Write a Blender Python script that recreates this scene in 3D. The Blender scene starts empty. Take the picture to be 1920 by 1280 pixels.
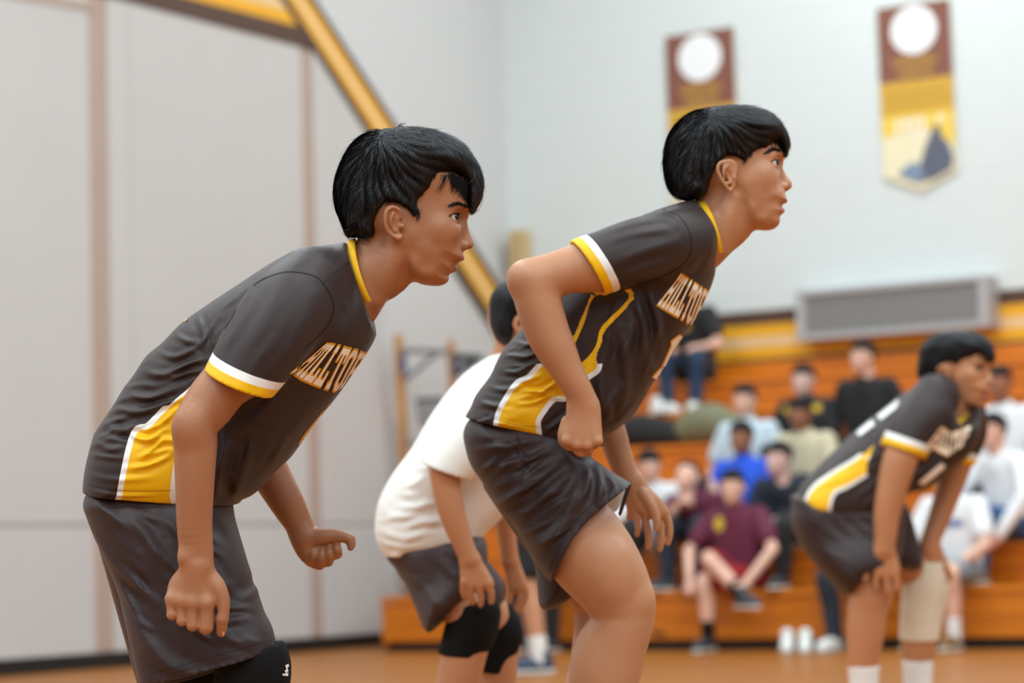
import bpy, bmesh, math, random
import numpy as np
from mathutils import Vector, Matrix, geometry
from mathutils.bvhtree import BVHTree

scene = bpy.context.scene
COL = scene.collection
random.seed(7)
RNG = np.random.default_rng(7)

# ------------------------------------------------------------------ camera
FPX = 4533.0                       # focal length in pixels of the 1920 wide frame (85 mm)
CAM_H = 0.62
PITCH, ROLL = math.radians(5.14), math.radians(1.6)
FW = np.array([0.0, math.cos(PITCH), math.sin(PITCH)])
_r0 = np.array([1.0, 0.0, 0.0])
_u0 = np.array([0.0, -math.sin(PITCH), math.cos(PITCH)])
RT = math.cos(ROLL) * _r0 - math.sin(ROLL) * _u0
UP = math.cos(ROLL) * _u0 + math.sin(ROLL) * _r0
CAM = np.array([0.0, 0.0, CAM_H])

cam_data = bpy.data.cameras.new('camera')
cam_data.sensor_width = 36.0
cam_data.lens = FPX * 36.0 / 1920.0
cam_data.clip_start = 0.1
cam_data.clip_end = 200
cam = bpy.data.objects.new('camera', cam_data)
COL.objects.link(cam)
m = Matrix.Identity(4)
for i in range(3):
    m[i][0], m[i][1], m[i][2], m[i][3] = RT[i], UP[i], -FW[i], CAM[i]
cam.matrix_world = m
scene.camera = cam
cam_data.dof.use_dof = True
cam_data.dof.focus_distance = 4.12
cam_data.dof.aperture_fstop = 2.9
cam_data.dof.aperture_blades = 9

# ------------------------------------------------------------------ world and light
world = bpy.data.worlds.new('gym_air')
scene.world = world
world.use_nodes = True
bg = world.node_tree.nodes['Background']
bg.inputs['Color'].default_value = (0.84, 0.95, 1.0, 1)
bg.inputs['Strength'].default_value = 0.40

def area_light(name, loc, sx, sy, power, color):
    d = bpy.data.lights.new(name, 'AREA')
    d.shape = 'RECTANGLE'
    d.size, d.size_y = sx, sy
    d.energy = power
    d.color = color
    o = bpy.data.objects.new(name, d)
    o.location = loc
    COL.objects.link(o)
    return o

# rows of high-bay lamps under the gym ceiling, shining straight down
for _ix in range(4):
    for _iy in range(7):
        area_light('high_bay_lamp', (-8.0 + 5.2 * _ix, -14.5 + 5.1 * _iy, 7.6), 2.4, 1.2, 203, (0.86, 0.96, 1.0))

vs = scene.view_settings
vs.view_transform = 'Standard'
vs.look = 'None'
vs.exposure = 0.0
vs.gamma = 1.0
vs.use_curve_mapping = False

# ------------------------------------------------------------------ pixel helpers
def ray(px, py):
    return (px - 960.0) / FPX * RT + (640.0 - py) / FPX * UP + FW
def at(px, py, d):
    return CAM + ray(px, py) * d
def on_plane(px, py, p0, n):
    r = ray(px, py)
    t = np.dot(np.asarray(p0) - CAM, n) / np.dot(r, n)
    return CAM + t * r
def on_floor(px, py, z=0.0):
    return on_plane(px, py, (0, 0, z), np.array([0, 0, 1.0]))
def cam_to_world(v):
    v = np.asarray(v)
    return CAM + v[..., 0:1] * RT + v[..., 1:2] * UP + v[..., 2:3] * FW
def world_to_cam(v):
    q = np.asarray(v) - CAM
    return np.stack([q @ RT, q @ UP, q @ FW], -1)
# ------------------------------------------------------------------ materials
def srgb(r, g, b):
    def c(u):
        u = u / 255.0
        return u / 12.92 if u <= 0.04045 else ((u + 0.055) / 1.055) ** 2.4
    return (c(r), c(g), c(b), 1.0)

def mat(name, color, rough=0.6, noise=0.0, nscale=20.0, bump=0.0, bscale=60.0, spec=0.4, sheen=0.0, sss=0.0,
        sss_col=None, metal=0.0, stretch=None, coat=0.0):
    m = bpy.data.materials.new(name)
    m.use_nodes = True
    nt = m.node_tree
    b = nt.nodes['Principled BSDF']
    b.inputs['Base Color'].default_value = color
    b.inputs['Roughness'].default_value = rough
    b.inputs['Specular IOR Level'].default_value = spec
    b.inputs['Metallic'].default_value = metal
    if coat:
        b.inputs['Coat Weight'].default_value = coat
        b.inputs['Coat Roughness'].default_value = 0.15
    if sheen:
        b.inputs['Sheen Weight'].default_value = sheen
        b.inputs['Sheen Roughness'].default_value = 0.4
    if sss:
        b.inputs['Subsurface Weight'].default_value = sss
        b.inputs['Subsurface Radius'].default_value = (0.010, 0.004, 0.002)
        b.inputs['Subsurface Scale'].default_value = 1.0
    tc = nt.nodes.new('ShaderNodeTexCoord')
    src = tc.outputs['Object']
    if stretch:
        mp = nt.nodes.new('ShaderNodeMapping')
        mp.inputs['Scale'].default_value = stretch
        nt.links.new(src, mp.inputs['Vector'])
        src = mp.outputs['Vector']
    if noise:
        n = nt.nodes.new('ShaderNodeTexNoise')
        n.inputs['Scale'].default_value = nscale
        n.inputs['Detail'].default_value = 4
        nt.links.new(src, n.inputs['Vector'])
        mx = nt.nodes.new('ShaderNodeMix')
        mx.data_type = 'RGBA'
        mx.inputs['A'].default_value = tuple(c * (1 - noise) for c in color[:3]) + (1,)
        mx.inputs['B'].default_value = tuple(min(1, c * (1 + noise)) for c in color[:3]) + (1,)
        nt.links.new(n.outputs['Fac'], mx.inputs['Factor'])
        nt.links.new(mx.outputs['Result'], b.inputs['Base Color'])
    if bump:
        n2 = nt.nodes.new('ShaderNodeTexNoise')
        n2.inputs['Scale'].default_value = bscale
        n2.inputs['Detail'].default_value = 3
        nt.links.new(src, n2.inputs['Vector'])
        bp = nt.nodes.new('ShaderNodeBump')
        bp.inputs['Strength'].default_value = bump
        bp.inputs['Distance'].default_value = 0.01
        nt.links.new(n2.outputs['Fac'], bp.inputs['Height'])
        nt.links.new(bp.outputs['Normal'], b.inputs['Normal'])
    return m

def skin_mat(name, color, lip, rough=0.42, sss=0.12):
    """skin pigment, with a lip pigment mixed in by the 'pig' attribute"""
    m = mat(name, color, rough, noise=0.10, nscale=9, bump=0.035, bscale=420, spec=0.42, sss=sss)
    nt = m.node_tree
    b = nt.nodes['Principled BSDF']
    prev = b.inputs['Base Color'].links[0].from_socket
    a = nt.nodes.new('ShaderNodeAttribute')
    a.attribute_name = 'pig'
    mx = nt.nodes.new('ShaderNodeMix')
    mx.data_type = 'RGBA'
    nt.links.new(a.outputs['Fac'], mx.inputs['Factor'])
    nt.links.new(prev, mx.inputs['A'])
    mx.inputs['B'].default_value = lip
    nt.links.new(mx.outputs['Result'], b.inputs['Base Color'])
    return m

def pattern_mat(name, base, layers, rough=0.5, sheen=0.25, bump=0.15, bscale=900, spec=0.35, noise=0.05):
    """cloth with dyed panels: each layer is (attribute, threshold, colour); the attribute is a signed distance
    in metres to the panel's outline, stored on the cloth's vertices"""
    m = mat(name, base, rough, noise=noise, nscale=30, bump=bump, bscale=bscale, spec=spec, sheen=sheen)
    nt = m.node_tree
    b = nt.nodes['Principled BSDF']
    prev = b.inputs['Base Color'].links[0].from_socket
    for attr, thr, colr in layers:
        a = nt.nodes.new('ShaderNodeAttribute')
        a.attribute_name = attr
        lt = nt.nodes.new('ShaderNodeMath')
        lt.operation = 'LESS_THAN'
        nt.links.new(a.outputs['Fac'], lt.inputs[0])
        lt.inputs[1].default_value = thr
        mx = nt.nodes.new('ShaderNodeMix')
        mx.data_type = 'RGBA'
        nt.links.new(lt.outputs[0], mx.inputs['Factor'])
        nt.links.new(prev, mx.inputs['A'])
        mx.inputs['B'].default_value = colr
        prev = mx.outputs['Result']
    nt.links.new(prev, b.inputs['Base Color'])
    return m

# ------------------------------------------------------------------ objects
def link(o, parent=None):
    COL.objects.link(o)
    if parent is not None:
        o.parent = parent
        o.matrix_parent_inverse = parent.matrix_basis.inverted()
    return o

def mesh_obj(name, verts, faces, material, parent=None, smooth=True, attrs=None):
    me = bpy.data.meshes.new(name)
    verts = np.asarray(verts, dtype=np.float32)
    if isinstance(faces, np.ndarray):
        n, k = faces.shape
        me.vertices.add(len(verts))
        me.vertices.foreach_set('co', verts.ravel())
        me.loops.add(n * k)
        me.loops.foreach_set('vertex_index', faces.astype(np.int32).ravel())
        me.polygons.add(n)
        me.polygons.foreach_set('loop_start', np.arange(0, n * k, k, dtype=np.int32))
        me.polygons.foreach_set('loop_total', np.full(n, k, dtype=np.int32))
        me.update(calc_edges=True)
        me.validate()
    else:
        me.from_pydata([tuple(map(float, v)) for v in verts], [], faces)
        me.update()
    if smooth and len(me.polygons):
        me.polygons.foreach_set('use_smooth', np.ones(len(me.polygons), dtype=bool))
    for k_, arr in (attrs or {}).items():
        if len(arr) == len(me.vertices):
            a = me.attributes.new(k_, 'FLOAT', 'POINT')
            a.data.foreach_set('value', np.asarray(arr, dtype=np.float32))
    if material is not None:
        me.materials.append(material)
    o = bpy.data.objects.new(name, me)
    link(o, parent)
    return o

def empty(name, loc):
    o = bpy.data.objects.new(name, None)
    o.empty_display_size = 0.1
    o.location = tuple(map(float, loc))
    COL.objects.link(o)
    return o

def tag(o, label=None, cat=None, group=None, kind=None):
    if label: o['label'] = label
    if cat: o['category'] = cat
    if group: o['group'] = group
    if kind: o['kind'] = kind
    return o

class MB:
    """collects simple solids into one mesh"""
    def __init__(self): self.v, self.f = [], []
    def box(self, c, ax, ay, az):
        c, ax, ay, az = map(np.asarray, (c, ax, ay, az))
        n = len(self.v)
        for sx in (-1, 1):
            for sy in (-1, 1):
                for sz in (-1, 1):
                    self.v.append(c + sx * ax + sy * ay + sz * az)
        for q in ((0, 1, 3, 2), (4, 6, 7, 5), (0, 4, 5, 1), (2, 3, 7, 6), (0, 2, 6, 4), (1, 5, 7, 3)):
            self.f.append([n + i for i in q])
        return self
    def prism(self, pts, d):
        """extrude the planar outline pts by vector d"""
        n = len(self.v); k = len(pts); d = np.asarray(d)
        self.v += [np.asarray(p) for p in pts] + [np.asarray(p) + d for p in pts]
        self.f.append([n + i for i in range(k)][::-1])
        self.f.append([n + k + i for i in range(k)])
        for i in range(k):
            j = (i + 1) % k
            self.f.append([n + i, n + j, n + k + j, n + k + i])
        return self
    def tube(self, pts, r, seg=8):
        pts = [np.asarray(p, float) for p in pts]
        rs = r if isinstance(r, (list, tuple)) else [r] * len(pts)
        n = len(self.v)
        for i, p in enumerate(pts):
            t = pts[min(i + 1, len(pts) - 1)] - pts[max(i - 1, 0)]
            t = t / (np.linalg.norm(t) + 1e-9)
            a = np.cross(t, (0, 0, 1.0) if abs(t[2]) < 0.9 else (1.0, 0, 0)); a /= np.linalg.norm(a)
            b = np.cross(t, a)
            for s in range(seg):
                w = 2 * math.pi * s / seg
                self.v.append(p + rs[i] * (math.cos(w) * a + math.sin(w) * b))
        for i in range(len(pts) - 1):
            for s in range(seg):
                s2 = (s + 1) % seg
                self.f.append([n + i * seg + s, n + i * seg + s2, n + (i + 1) * seg + s2, n + (i + 1) * seg + s])
        self.f.append([n + s for s in range(seg)][::-1])
        self.f.append([n + (len(pts) - 1) * seg + s for s in range(seg)])
        return self
    def build(self, name, material, parent=None, smooth=False, bevel=0.0):
        o = mesh_obj(name, self.v, self.f, material, parent, smooth)
        bm = bmesh.new(); bm.from_mesh(o.data)
        bmesh.ops.recalc_face_normals(bm, faces=bm.faces)
        if bevel:
            bmesh.ops.bevel(bm, geom=list(bm.edges), offset=bevel, segments=2, affect='EDGES', clamp_overlap=True)
        bm.to_mesh(o.data); bm.free()
        return o

# ------------------------------------------------------------------ implicit modelling
def smin(a, b, k):
    if k <= 0: return np.minimum(a, b)
    h = np.clip(0.5 + 0.5 * (b - a) / k, 0, 1)
    return b * (1 - h) + a * h - k * h * (1 - h)
def smax(a, b, k): return -smin(-a, -b, k)

def catmull(pts, n, closed=False):
    """resample rows of numbers with a Catmull-Rom spline, n samples per span"""
    P = np.asarray(pts, float)
    m_ = len(P)
    out = []
    spans = m_ if closed else m_ - 1
    for i in range(spans):
        if closed:
            p0, p1, p2, p3 = P[(i - 1) % m_], P[i], P[(i + 1) % m_], P[(i + 2) % m_]
        else:
            p1, p2 = P[i], P[i + 1]
            p0 = P[i - 1] if i > 0 else 2 * p1 - p2
            p3 = P[i + 2] if i + 2 < m_ else 2 * p2 - p1
        for s in range(n):
            t = s / n
            out.append(0.5 * (2 * p1 + (p2 - p0) * t + (2 * p0 - 5 * p1 + 4 * p2 - p3) * t * t + (3 * p1 - p0 - 3 * p2 + p3) * t ** 3))
    if not closed: out.append(P[-1])
    return np.array(out)

def poly_sdf(X, Y, poly):
    """signed distance (positive inside) of points X,Y to the closed outline poly"""
    px, py = poly[:, 0], poly[:, 1]
    d2 = np.full(X.shape, 1e9)
    inside = np.zeros(X.shape, bool)
    n = len(poly)
    for i in range(n):
        ax, ay = px[i], py[i]
        bx, by = px[(i + 1) % n], py[(i + 1) % n]
        ex, ey = bx - ax, by - ay
        wx, wy = X - ax, Y - ay
        t = np.clip((wx * ex + wy * ey) / (ex * ex + ey * ey + 1e-12), 0, 1)
        d2 = np.minimum(d2, (wx - ex * t) ** 2 + (wy - ey * t) ** 2)
        c = ((ay <= Y) & (by > Y)) | ((by <= Y) & (ay > Y))
        if ey != 0:
            inside ^= c & (X < ax + (Y - ay) / ey * ex)
    d = np.sqrt(d2)
    return np.where(inside, d, -d)

def line_dist(X, Y, pts):
    d2 = np.full(X.shape, 1e9)
    for (ax, ay), (bx, by) in zip(pts[:-1], pts[1:]):
        ex, ey = bx - ax, by - ay
        wx, wy = X - ax, Y - ay
        t = np.clip((wx * ex + wy * ey) / (ex * ex + ey * ey + 1e-12), 0, 1)
        d2 = np.minimum(d2, (wx - ex * t) ** 2 + (wy - ey * t) ** 2)
    return np.sqrt(d2)

def ctrl_map(X, Y, ctrl, power=2.0, soft=0.012):
    """smooth map through control values [(x, y, value)]"""
    if np.isscalar(ctrl): return np.full(X.shape, float(ctrl))
    ws = np.zeros(X.shape); vsum = np.zeros(X.shape)
    for cx, cy, v in ctrl:
        w = 1.0 / (((X - cx) ** 2 + (Y - cy) ** 2) + soft * soft) ** (power / 2 * 1.3)
        ws += w; vsum += w * v
    return vsum / ws

class Field:
    """a signed field on a regular grid; shapes are added with smooth unions"""
    def __init__(self, lo, hi, h):
        self.lo = np.asarray(lo, float); self.h = float(h)
        self.n = np.maximum(np.ceil((np.asarray(hi) - self.lo) / h).astype(int) + 1, 4)
        self.ax = [(self.lo[i] + h * np.arange(self.n[i])).astype(np.float32) for i in range(3)]
        self.F = np.full(self.n, 0.05, dtype=np.float32)
    def block(self, lo, hi):
        sl = []
        for i in range(3):
            a = int(np.clip(np.floor((lo[i] - self.lo[i]) / self.h), 0, self.n[i] - 1))
            b = int(np.clip(np.ceil((hi[i] - self.lo[i]) / self.h) + 1, 1, self.n[i]))
            sl.append(slice(a, max(b, a + 1)))
        x = self.ax[0][sl[0]][:, None, None]; y = self.ax[1][sl[1]][None, :, None]; z = self.ax[2][sl[2]][None, None, :]
        return tuple(sl), x, y, z
    def put(self, sl, f, k): self.F[sl] = smin(self.F[sl], f, k)
    def cut(self, sl, f, k): self.F[sl] = smax(self.F[sl], -f, k)
    def chain(self, pts, k=0.01, sub=4, mode='add', kk=0.0, spline=True, clip=()):
        """pts rows: x, y, z, r [, rz]; an elliptical tapered tube along a spline"""
        P = np.asarray([tuple(p) if len(p) == 5 else (p[0], p[1], p[2], p[3], p[3]) for p in pts], float)
        if spline and len(P) > 2: P = catmull(P, sub)
        rmax = max(P[:, 3].max(), P[:, 4].max()) + max(k, 0.006) + 2 * self.h
        sl, x, y, z = self.block(P[:, :3].min(0) - rmax, P[:, :3].max(0) + rmax)
        f = np.full((x.shape[0], y.shape[1], z.shape[2]), 0.06, np.float32)
        P = P.astype(np.float32)
        for a, b in zip(P[:-1], P[1:]):
            # each segment is evaluated only near itself
            e = max(a[3], b[3], a[4], b[4]) + max(k, 0.006) + 2 * self.h
            lo_, hi_ = np.minimum(a[:3], b[:3]) - e, np.maximum(a[:3], b[:3]) + e
            i0, i1 = np.searchsorted(x[:, 0, 0], (lo_[0], hi_[0])); j0, j1 = np.searchsorted(y[0, :, 0], (lo_[1], hi_[1])); k0, k1 = np.searchsorted(z[0, 0], (lo_[2], hi_[2]))
            if i1 <= i0 or j1 <= j0 or k1 <= k0: continue
            d = b[:3] - a[:3]
            L2 = float(d @ d) + 1e-12
            qx, qy, qz = x[i0:i1] - a[0], y[:, j0:j1] - a[1], z[:, :, k0:k1] - a[2]
            t = np.clip((qx * d[0] + qy * d[1] + qz * d[2]) / L2, 0, 1)
            r = a[3] + (b[3] - a[3]) * t
            rz = a[4] + (b[4] - a[4]) * t
            g = np.sqrt((qx - d[0] * t) ** 2 + (qy - d[1] * t) ** 2 + ((qz - d[2] * t) * (r / rz)) ** 2) - r
            f[i0:i1, j0:j1, k0:k1] = smin(f[i0:i1, j0:j1, k0:k1], g, kk)
        for p0, n in clip: f = np.maximum(f, (x - p0[0]) * n[0] + (y - p0[1]) * n[1] + (z - p0[2]) * n[2])
        (self.put if mode == 'add' else self.cut)(sl, f, k)
    def ball(self, c, r, k=0.01, mode='add', rot=None):
        """ellipsoid; rot: 3x3 rows are the local axes"""
        r = np.asarray(r if not np.isscalar(r) else (r, r, r), float)
        c = np.asarray(c, float); e = r.max() + max(k, 0.006) + 2 * self.h
        sl, x, y, z = self.block(c - e, c + e)
        qx, qy, qz = x - c[0], y - c[1], z - c[2]
        if rot is not None:
            R_ = np.asarray(rot)
            qx, qy, qz = (R_[0, 0] * qx + R_[0, 1] * qy + R_[0, 2] * qz, R_[1, 0] * qx + R_[1, 1] * qy + R_[1, 2] * qz,
                          R_[2, 0] * qx + R_[2, 1] * qy + R_[2, 2] * qz)
        k0 = np.sqrt((qx / r[0]) ** 2 + (qy / r[1]) ** 2 + (qz / r[2]) ** 2)
        k1 = np.sqrt((qx / r[0] ** 2) ** 2 + (qy / r[1] ** 2) ** 2 + (qz / r[2] ** 2) ** 2) + 1e-9
        f = k0 * (k0 - 1) / k1
        (self.put if mode == 'add' else self.cut)(sl, f, k)
    def inflate(self, poly, W, r, z0=0.0, k=0.01, mode='add', p=2.0, relief=None, clip=(), shrink=0.0, dW=0.0, keep=None, drop=None):
        """a rounded solid whose outline across the z axis is poly; W half thickness, r edge rounding, z0 middle"""
        poly = np.asarray(poly, float)
        Wm = W if np.isscalar(W) else max(v for _, _, v in W)
        zz = [z0] if np.isscalar(z0) else [v for _, _, v in z0]
        e = k + 3 * self.h + 0.012
        lo = (poly[:, 0].min() - e, poly[:, 1].min() - e, min(zz) - Wm - e)
        hi = (poly[:, 0].max() + e, poly[:, 1].max() + e, max(zz) + Wm + e)
        sl, x, y, z = self.block(lo, hi)
        X, Y = np.broadcast_arrays(x[:, :, 0], y[:, :, 0])
        d = poly_sdf(X, Y, poly) - shrink
        Wg = ctrl_map(X, Y, W); rg = ctrl_map(X, Y, r); zg = ctrl_map(X, Y, z0)
        Wg = Wg - dW
        if relief is not None: Wg = Wg + relief(X, Y)
        e2 = np.maximum(1 - d / rg, 0)[:, :, None]
        e2 = e2.astype(np.float32)
        c = np.abs(z - zg[:, :, None].astype(np.float32)) / Wg[:, :, None].astype(np.float32)
        g = (e2 ** np.float32(p) + c ** np.float32(p)) ** np.float32(1.0 / p) - 1
        f = g * np.minimum(rg, Wg)[:, :, None].astype(np.float32)
        for p0, n in clip: f = np.maximum(f, (x - p0[0]) * n[0] + (y - p0[1]) * n[1] + (z - p0[2]) * n[2])
        if keep is not None: f = np.maximum(f, -poly_sdf(X, Y, np.asarray(keep)).astype(np.float32)[:, :, None])
        if drop is not None: f = np.maximum(f, poly_sdf(X, Y, np.asarray(drop)).astype(np.float32)[:, :, None])
        (self.put if mode == 'add' else self.cut)(sl, f, k)
    def halfspace(self, p0, n, k=0.0):
        """remove everything on the side n points to"""
        x = self.ax[0][:, None, None]; y = self.ax[1][None, :, None]; z = self.ax[2][None, None, :]
        f = (x - p0[0]) * n[0] + (y - p0[1]) * n[1] + (z - p0[2]) * n[2]
        self.F[...] = smax(self.F, f.astype(np.float32), k)
    def displace(self, fn):
        """fn(X, Y) in metres pushes the surface outwards"""
        X, Y = np.meshgrid(self.ax[0], self.ax[1], indexing='ij')
        self.F -= fn(X, Y)[:, :, None].astype(np.float32)
    def mesh(self, relax=1):
        F = self.F
        F[0], F[-1] = np.maximum(F[0], 0.01), np.maximum(F[-1], 0.01)
        F[:, 0], F[:, -1] = np.maximum(F[:, 0], 0.01), np.maximum(F[:, -1], 0.01)
        F[:, :, 0], F[:, :, -1] = np.maximum(F[:, :, 0], 0.01), np.maximum(F[:, :, -1], 0.01)
        S = F < 0
        cnt = np.zeros(np.array(S.shape) - 1, np.int8)
        for i in (0, 1):
            for j in (0, 1):
                for k in (0, 1):
                    cnt += S[i:S.shape[0] - 1 + i, j:S.shape[1] - 1 + j, k:S.shape[2] - 1 + k]
        act = (cnt > 0) & (cnt < 8)
        I = np.argwhere(act)
        ids = np.full(act.shape, -1, np.int32)
        ids[act] = np.arange(len(I))
        corner = {}
        for i in (0, 1):
            for j in (0, 1):
                for k in (0, 1):
                    corner[(i, j, k)] = F[I[:, 0] + i, I[:, 1] + j, I[:, 2] + k]
        acc = np.zeros((len(I), 3)); num = np.zeros(len(I))
        cs = list(corner)
        for a in cs:
            for ax in range(3):
                if a[ax] == 0:
                    b = tuple(a[t] + (1 if t == ax else 0) for t in range(3))
                    fa, fb = corner[a], corner[b]
                    m_ = (fa < 0) != (fb < 0)
                    t = np.where(m_, fa / np.where(m_, fa - fb, 1), 0)
                    for q in range(3):
                        acc[:, q] += np.where(m_, a[q] + (t if q == ax else 0), 0)
                    num += m_
        V = self.lo + (I + acc / num[:, None]) * self.h
        quads = []
        for ax in range(3):
            o1, o2 = (ax + 1) % 3, (ax + 2) % 3
            slA = [slice(1, -1)] * 3; slB = [slice(1, -1)] * 3
            slA[ax] = slice(0, -1); slB[ax] = slice(1, None)
            A, B = S[tuple(slA)], S[tuple(slB)]
            for flip, msk in ((False, A & ~B), (True, ~A & B)):
                E = np.argwhere(msk)
                if not len(E): continue
                E = E + np.array([0 if q == ax else 1 for q in range(3)])
                q4 = []
                for (u, v) in ((-1, -1), (0, -1), (0, 0), (-1, 0)):
                    c = E.copy(); c[:, o1] += u; c[:, o2] += v
                    q4.append(ids[c[:, 0], c[:, 1], c[:, 2]])
                q4 = np.stack(q4, 1)
                quads.append(q4[:, ::-1] if flip else q4)
        Q = np.concatenate(quads) if quads else np.zeros((0, 4), int)
        for _ in range(relax):
            s = np.zeros_like(V); n = np.zeros(len(V))
            for a in range(4):
                b = (a + 1) % 4
                np.add.at(s, Q[:, a], V[Q[:, b]]); np.add.at(n, Q[:, a], 1)
                np.add.at(s, Q[:, b], V[Q[:, a]]); np.add.at(n, Q[:, b], 1)
            V = 0.5 * V + 0.5 * s / np.maximum(n, 1)[:, None]
        return V, Q

def join_parts(parts):
    vs_, qs, n = [], [], 0
    for V, Q in parts:
        vs_.append(V); qs.append(Q + n); n += len(V)
    return np.concatenate(vs_), np.concatenate(qs)

# a figure is modelled in metres on axes parallel to the picture: x right, y up, z away from the lens
class Frame:
    def __init__(self, depth): self.D = depth
    def p(self, px, py, w=0.0):
        d = self.D + w
        return ((px - 960.0) / FPX * d, (640.0 - py) / FPX * d, d)
    def poly(self, pts, w=0.0, smooth=3):
        q = np.array([self.p(a, b, w)[:2] for a, b in pts])
        return catmull(q, smooth, closed=True) if smooth > 1 else q
    def ctrl(self, pts, w=0.0):
        return [self.p(a, b, w)[:2] + (v,) for a, b, v in pts]
    def st(self, rows):
        """stations: (left px, left py, right px, right py, w, rz or None) -> chain rows"""
        out = []
        for lx, ly, rx, ry, w, rz in rows:
            c = self.p((lx + rx) / 2, (ly + ry) / 2, w)
            r = math.hypot(rx - lx, ry - ly) / 2 / FPX * (self.D + w)
            out.append(c + (r, rz if rz else r))
        return out
    def ch(self, rows):
        """(px, py, w, r[, rz]) -> chain rows"""
        return [self.p(q[0], q[1], q[2]) + tuple(q[3:]) for q in rows]

def cam_px(V):
    """camera-axis points -> pixels of the 1920 frame"""
    return 960 + FPX * V[:, 0] / V[:, 2], 640 - FPX * V[:, 1] / V[:, 2]

def px_y(V): return 640 - FPX * V[:, 1] / V[:, 2]

def field_obj(name, parts, material, parent, attrs=None, flip=True):
    V, Q = join_parts(parts) if isinstance(parts, list) else parts
    a = attrs(V) if attrs else None
    # picture axes (right, up, away) are left-handed: reverse the winding
    o = mesh_obj(name, cam_to_world(V), Q[:, ::-1] if flip else Q, material, parent, True, a)
    return o

def bvh_of(o):
    me = o.data
    bm = bmesh.new(); bm.from_mesh(me)
    t = BVHTree.FromBMesh(bm); bm.free()
    return t

def bvh_parts(part):
    V, Q = part
    return BVHTree.FromPolygons(cam_to_world(V).tolist(), Q.tolist())

def decal(name, polys, bvh, material, parent, off=0.0015, step=3.0, maxd=50):
    """flat print pressed onto a curved surface: 2D outlines (px) are meshed and laid on the nearest surface"""
    V, Fc = [], []
    for poly in polys:
        poly = np.asarray(poly, float)
        pts = [Vector(p) for p in poly]
        n = len(pts)
        edges = [(i, (i + 1) % n) for i in range(n)]
        x0, y0 = poly.min(0); x1, y1 = poly.max(0)
        gx, gy = np.meshgrid(np.arange(x0, x1, step), np.arange(y0, y1, step))
        g = np.stack([gx.ravel(), gy.ravel()], 1)
        if len(g):
            d = poly_sdf(g[:, 0], g[:, 1], poly)
            pts += [Vector(p) for p in g[d > 0.35 * step]]
        # split long border edges
        bp, be = [], []
        for i in range(n):
            a, b = poly[i], poly[(i + 1) % n]
            m_ = max(1, int(np.hypot(*(b - a)) / step))
            for s in range(m_): bp.append(Vector(a + (b - a) * s / m_))
        nb = len(bp)
        res = geometry.delaunay_2d_cdt(bp + pts[n:], [(i, (i + 1) % nb) for i in range(nb)], [], 1, 1e-4)
        vv, ff = res[0], res[2]
        idx = {}
        for i, v in enumerate(vv):
            r = ray(v.x, v.y); r = r / np.linalg.norm(r)
            hit, nrm, _, dist = bvh.ray_cast(Vector(CAM), Vector(r), maxd)
            if hit is None: continue
            if nrm.dot(Vector(r)) > 0: nrm = -nrm
            idx[i] = len(V)
            V.append(np.array(hit + nrm * off))
        for f in ff:
            if all(i in idx for i in f):
                q = [idx[i] for i in f]
                P = [V[i] for i in q]
                if max(np.linalg.norm(P[a] - P[a - 1]) for a in range(len(P))) < 0.03 * max(1.0, step / 3.0):
                    Fc.append(q)
    return mesh_obj(name, V, Fc, material, parent, True)
# ------------------------------------------------------------------ the gym
TH = math.radians(31.0)
E1 = np.array([math.sin(TH), math.cos(TH), 0.0])       # along the left wall, away from the lens
E2 = np.array([math.cos(TH), -math.sin(TH), 0.0])      # along the right wall, to the right
EZ = np.array([0, 0, 1.0])
B0 = on_floor(715, 1222)                               # front left foot of the bleachers
_L = on_floor(350, 1240)                               # a point at the foot of the left wall
WALL_DEEP = 3.0
CORNER = B0 + WALL_DEEP * E1 + np.dot(_L - B0, E2) * E2

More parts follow.
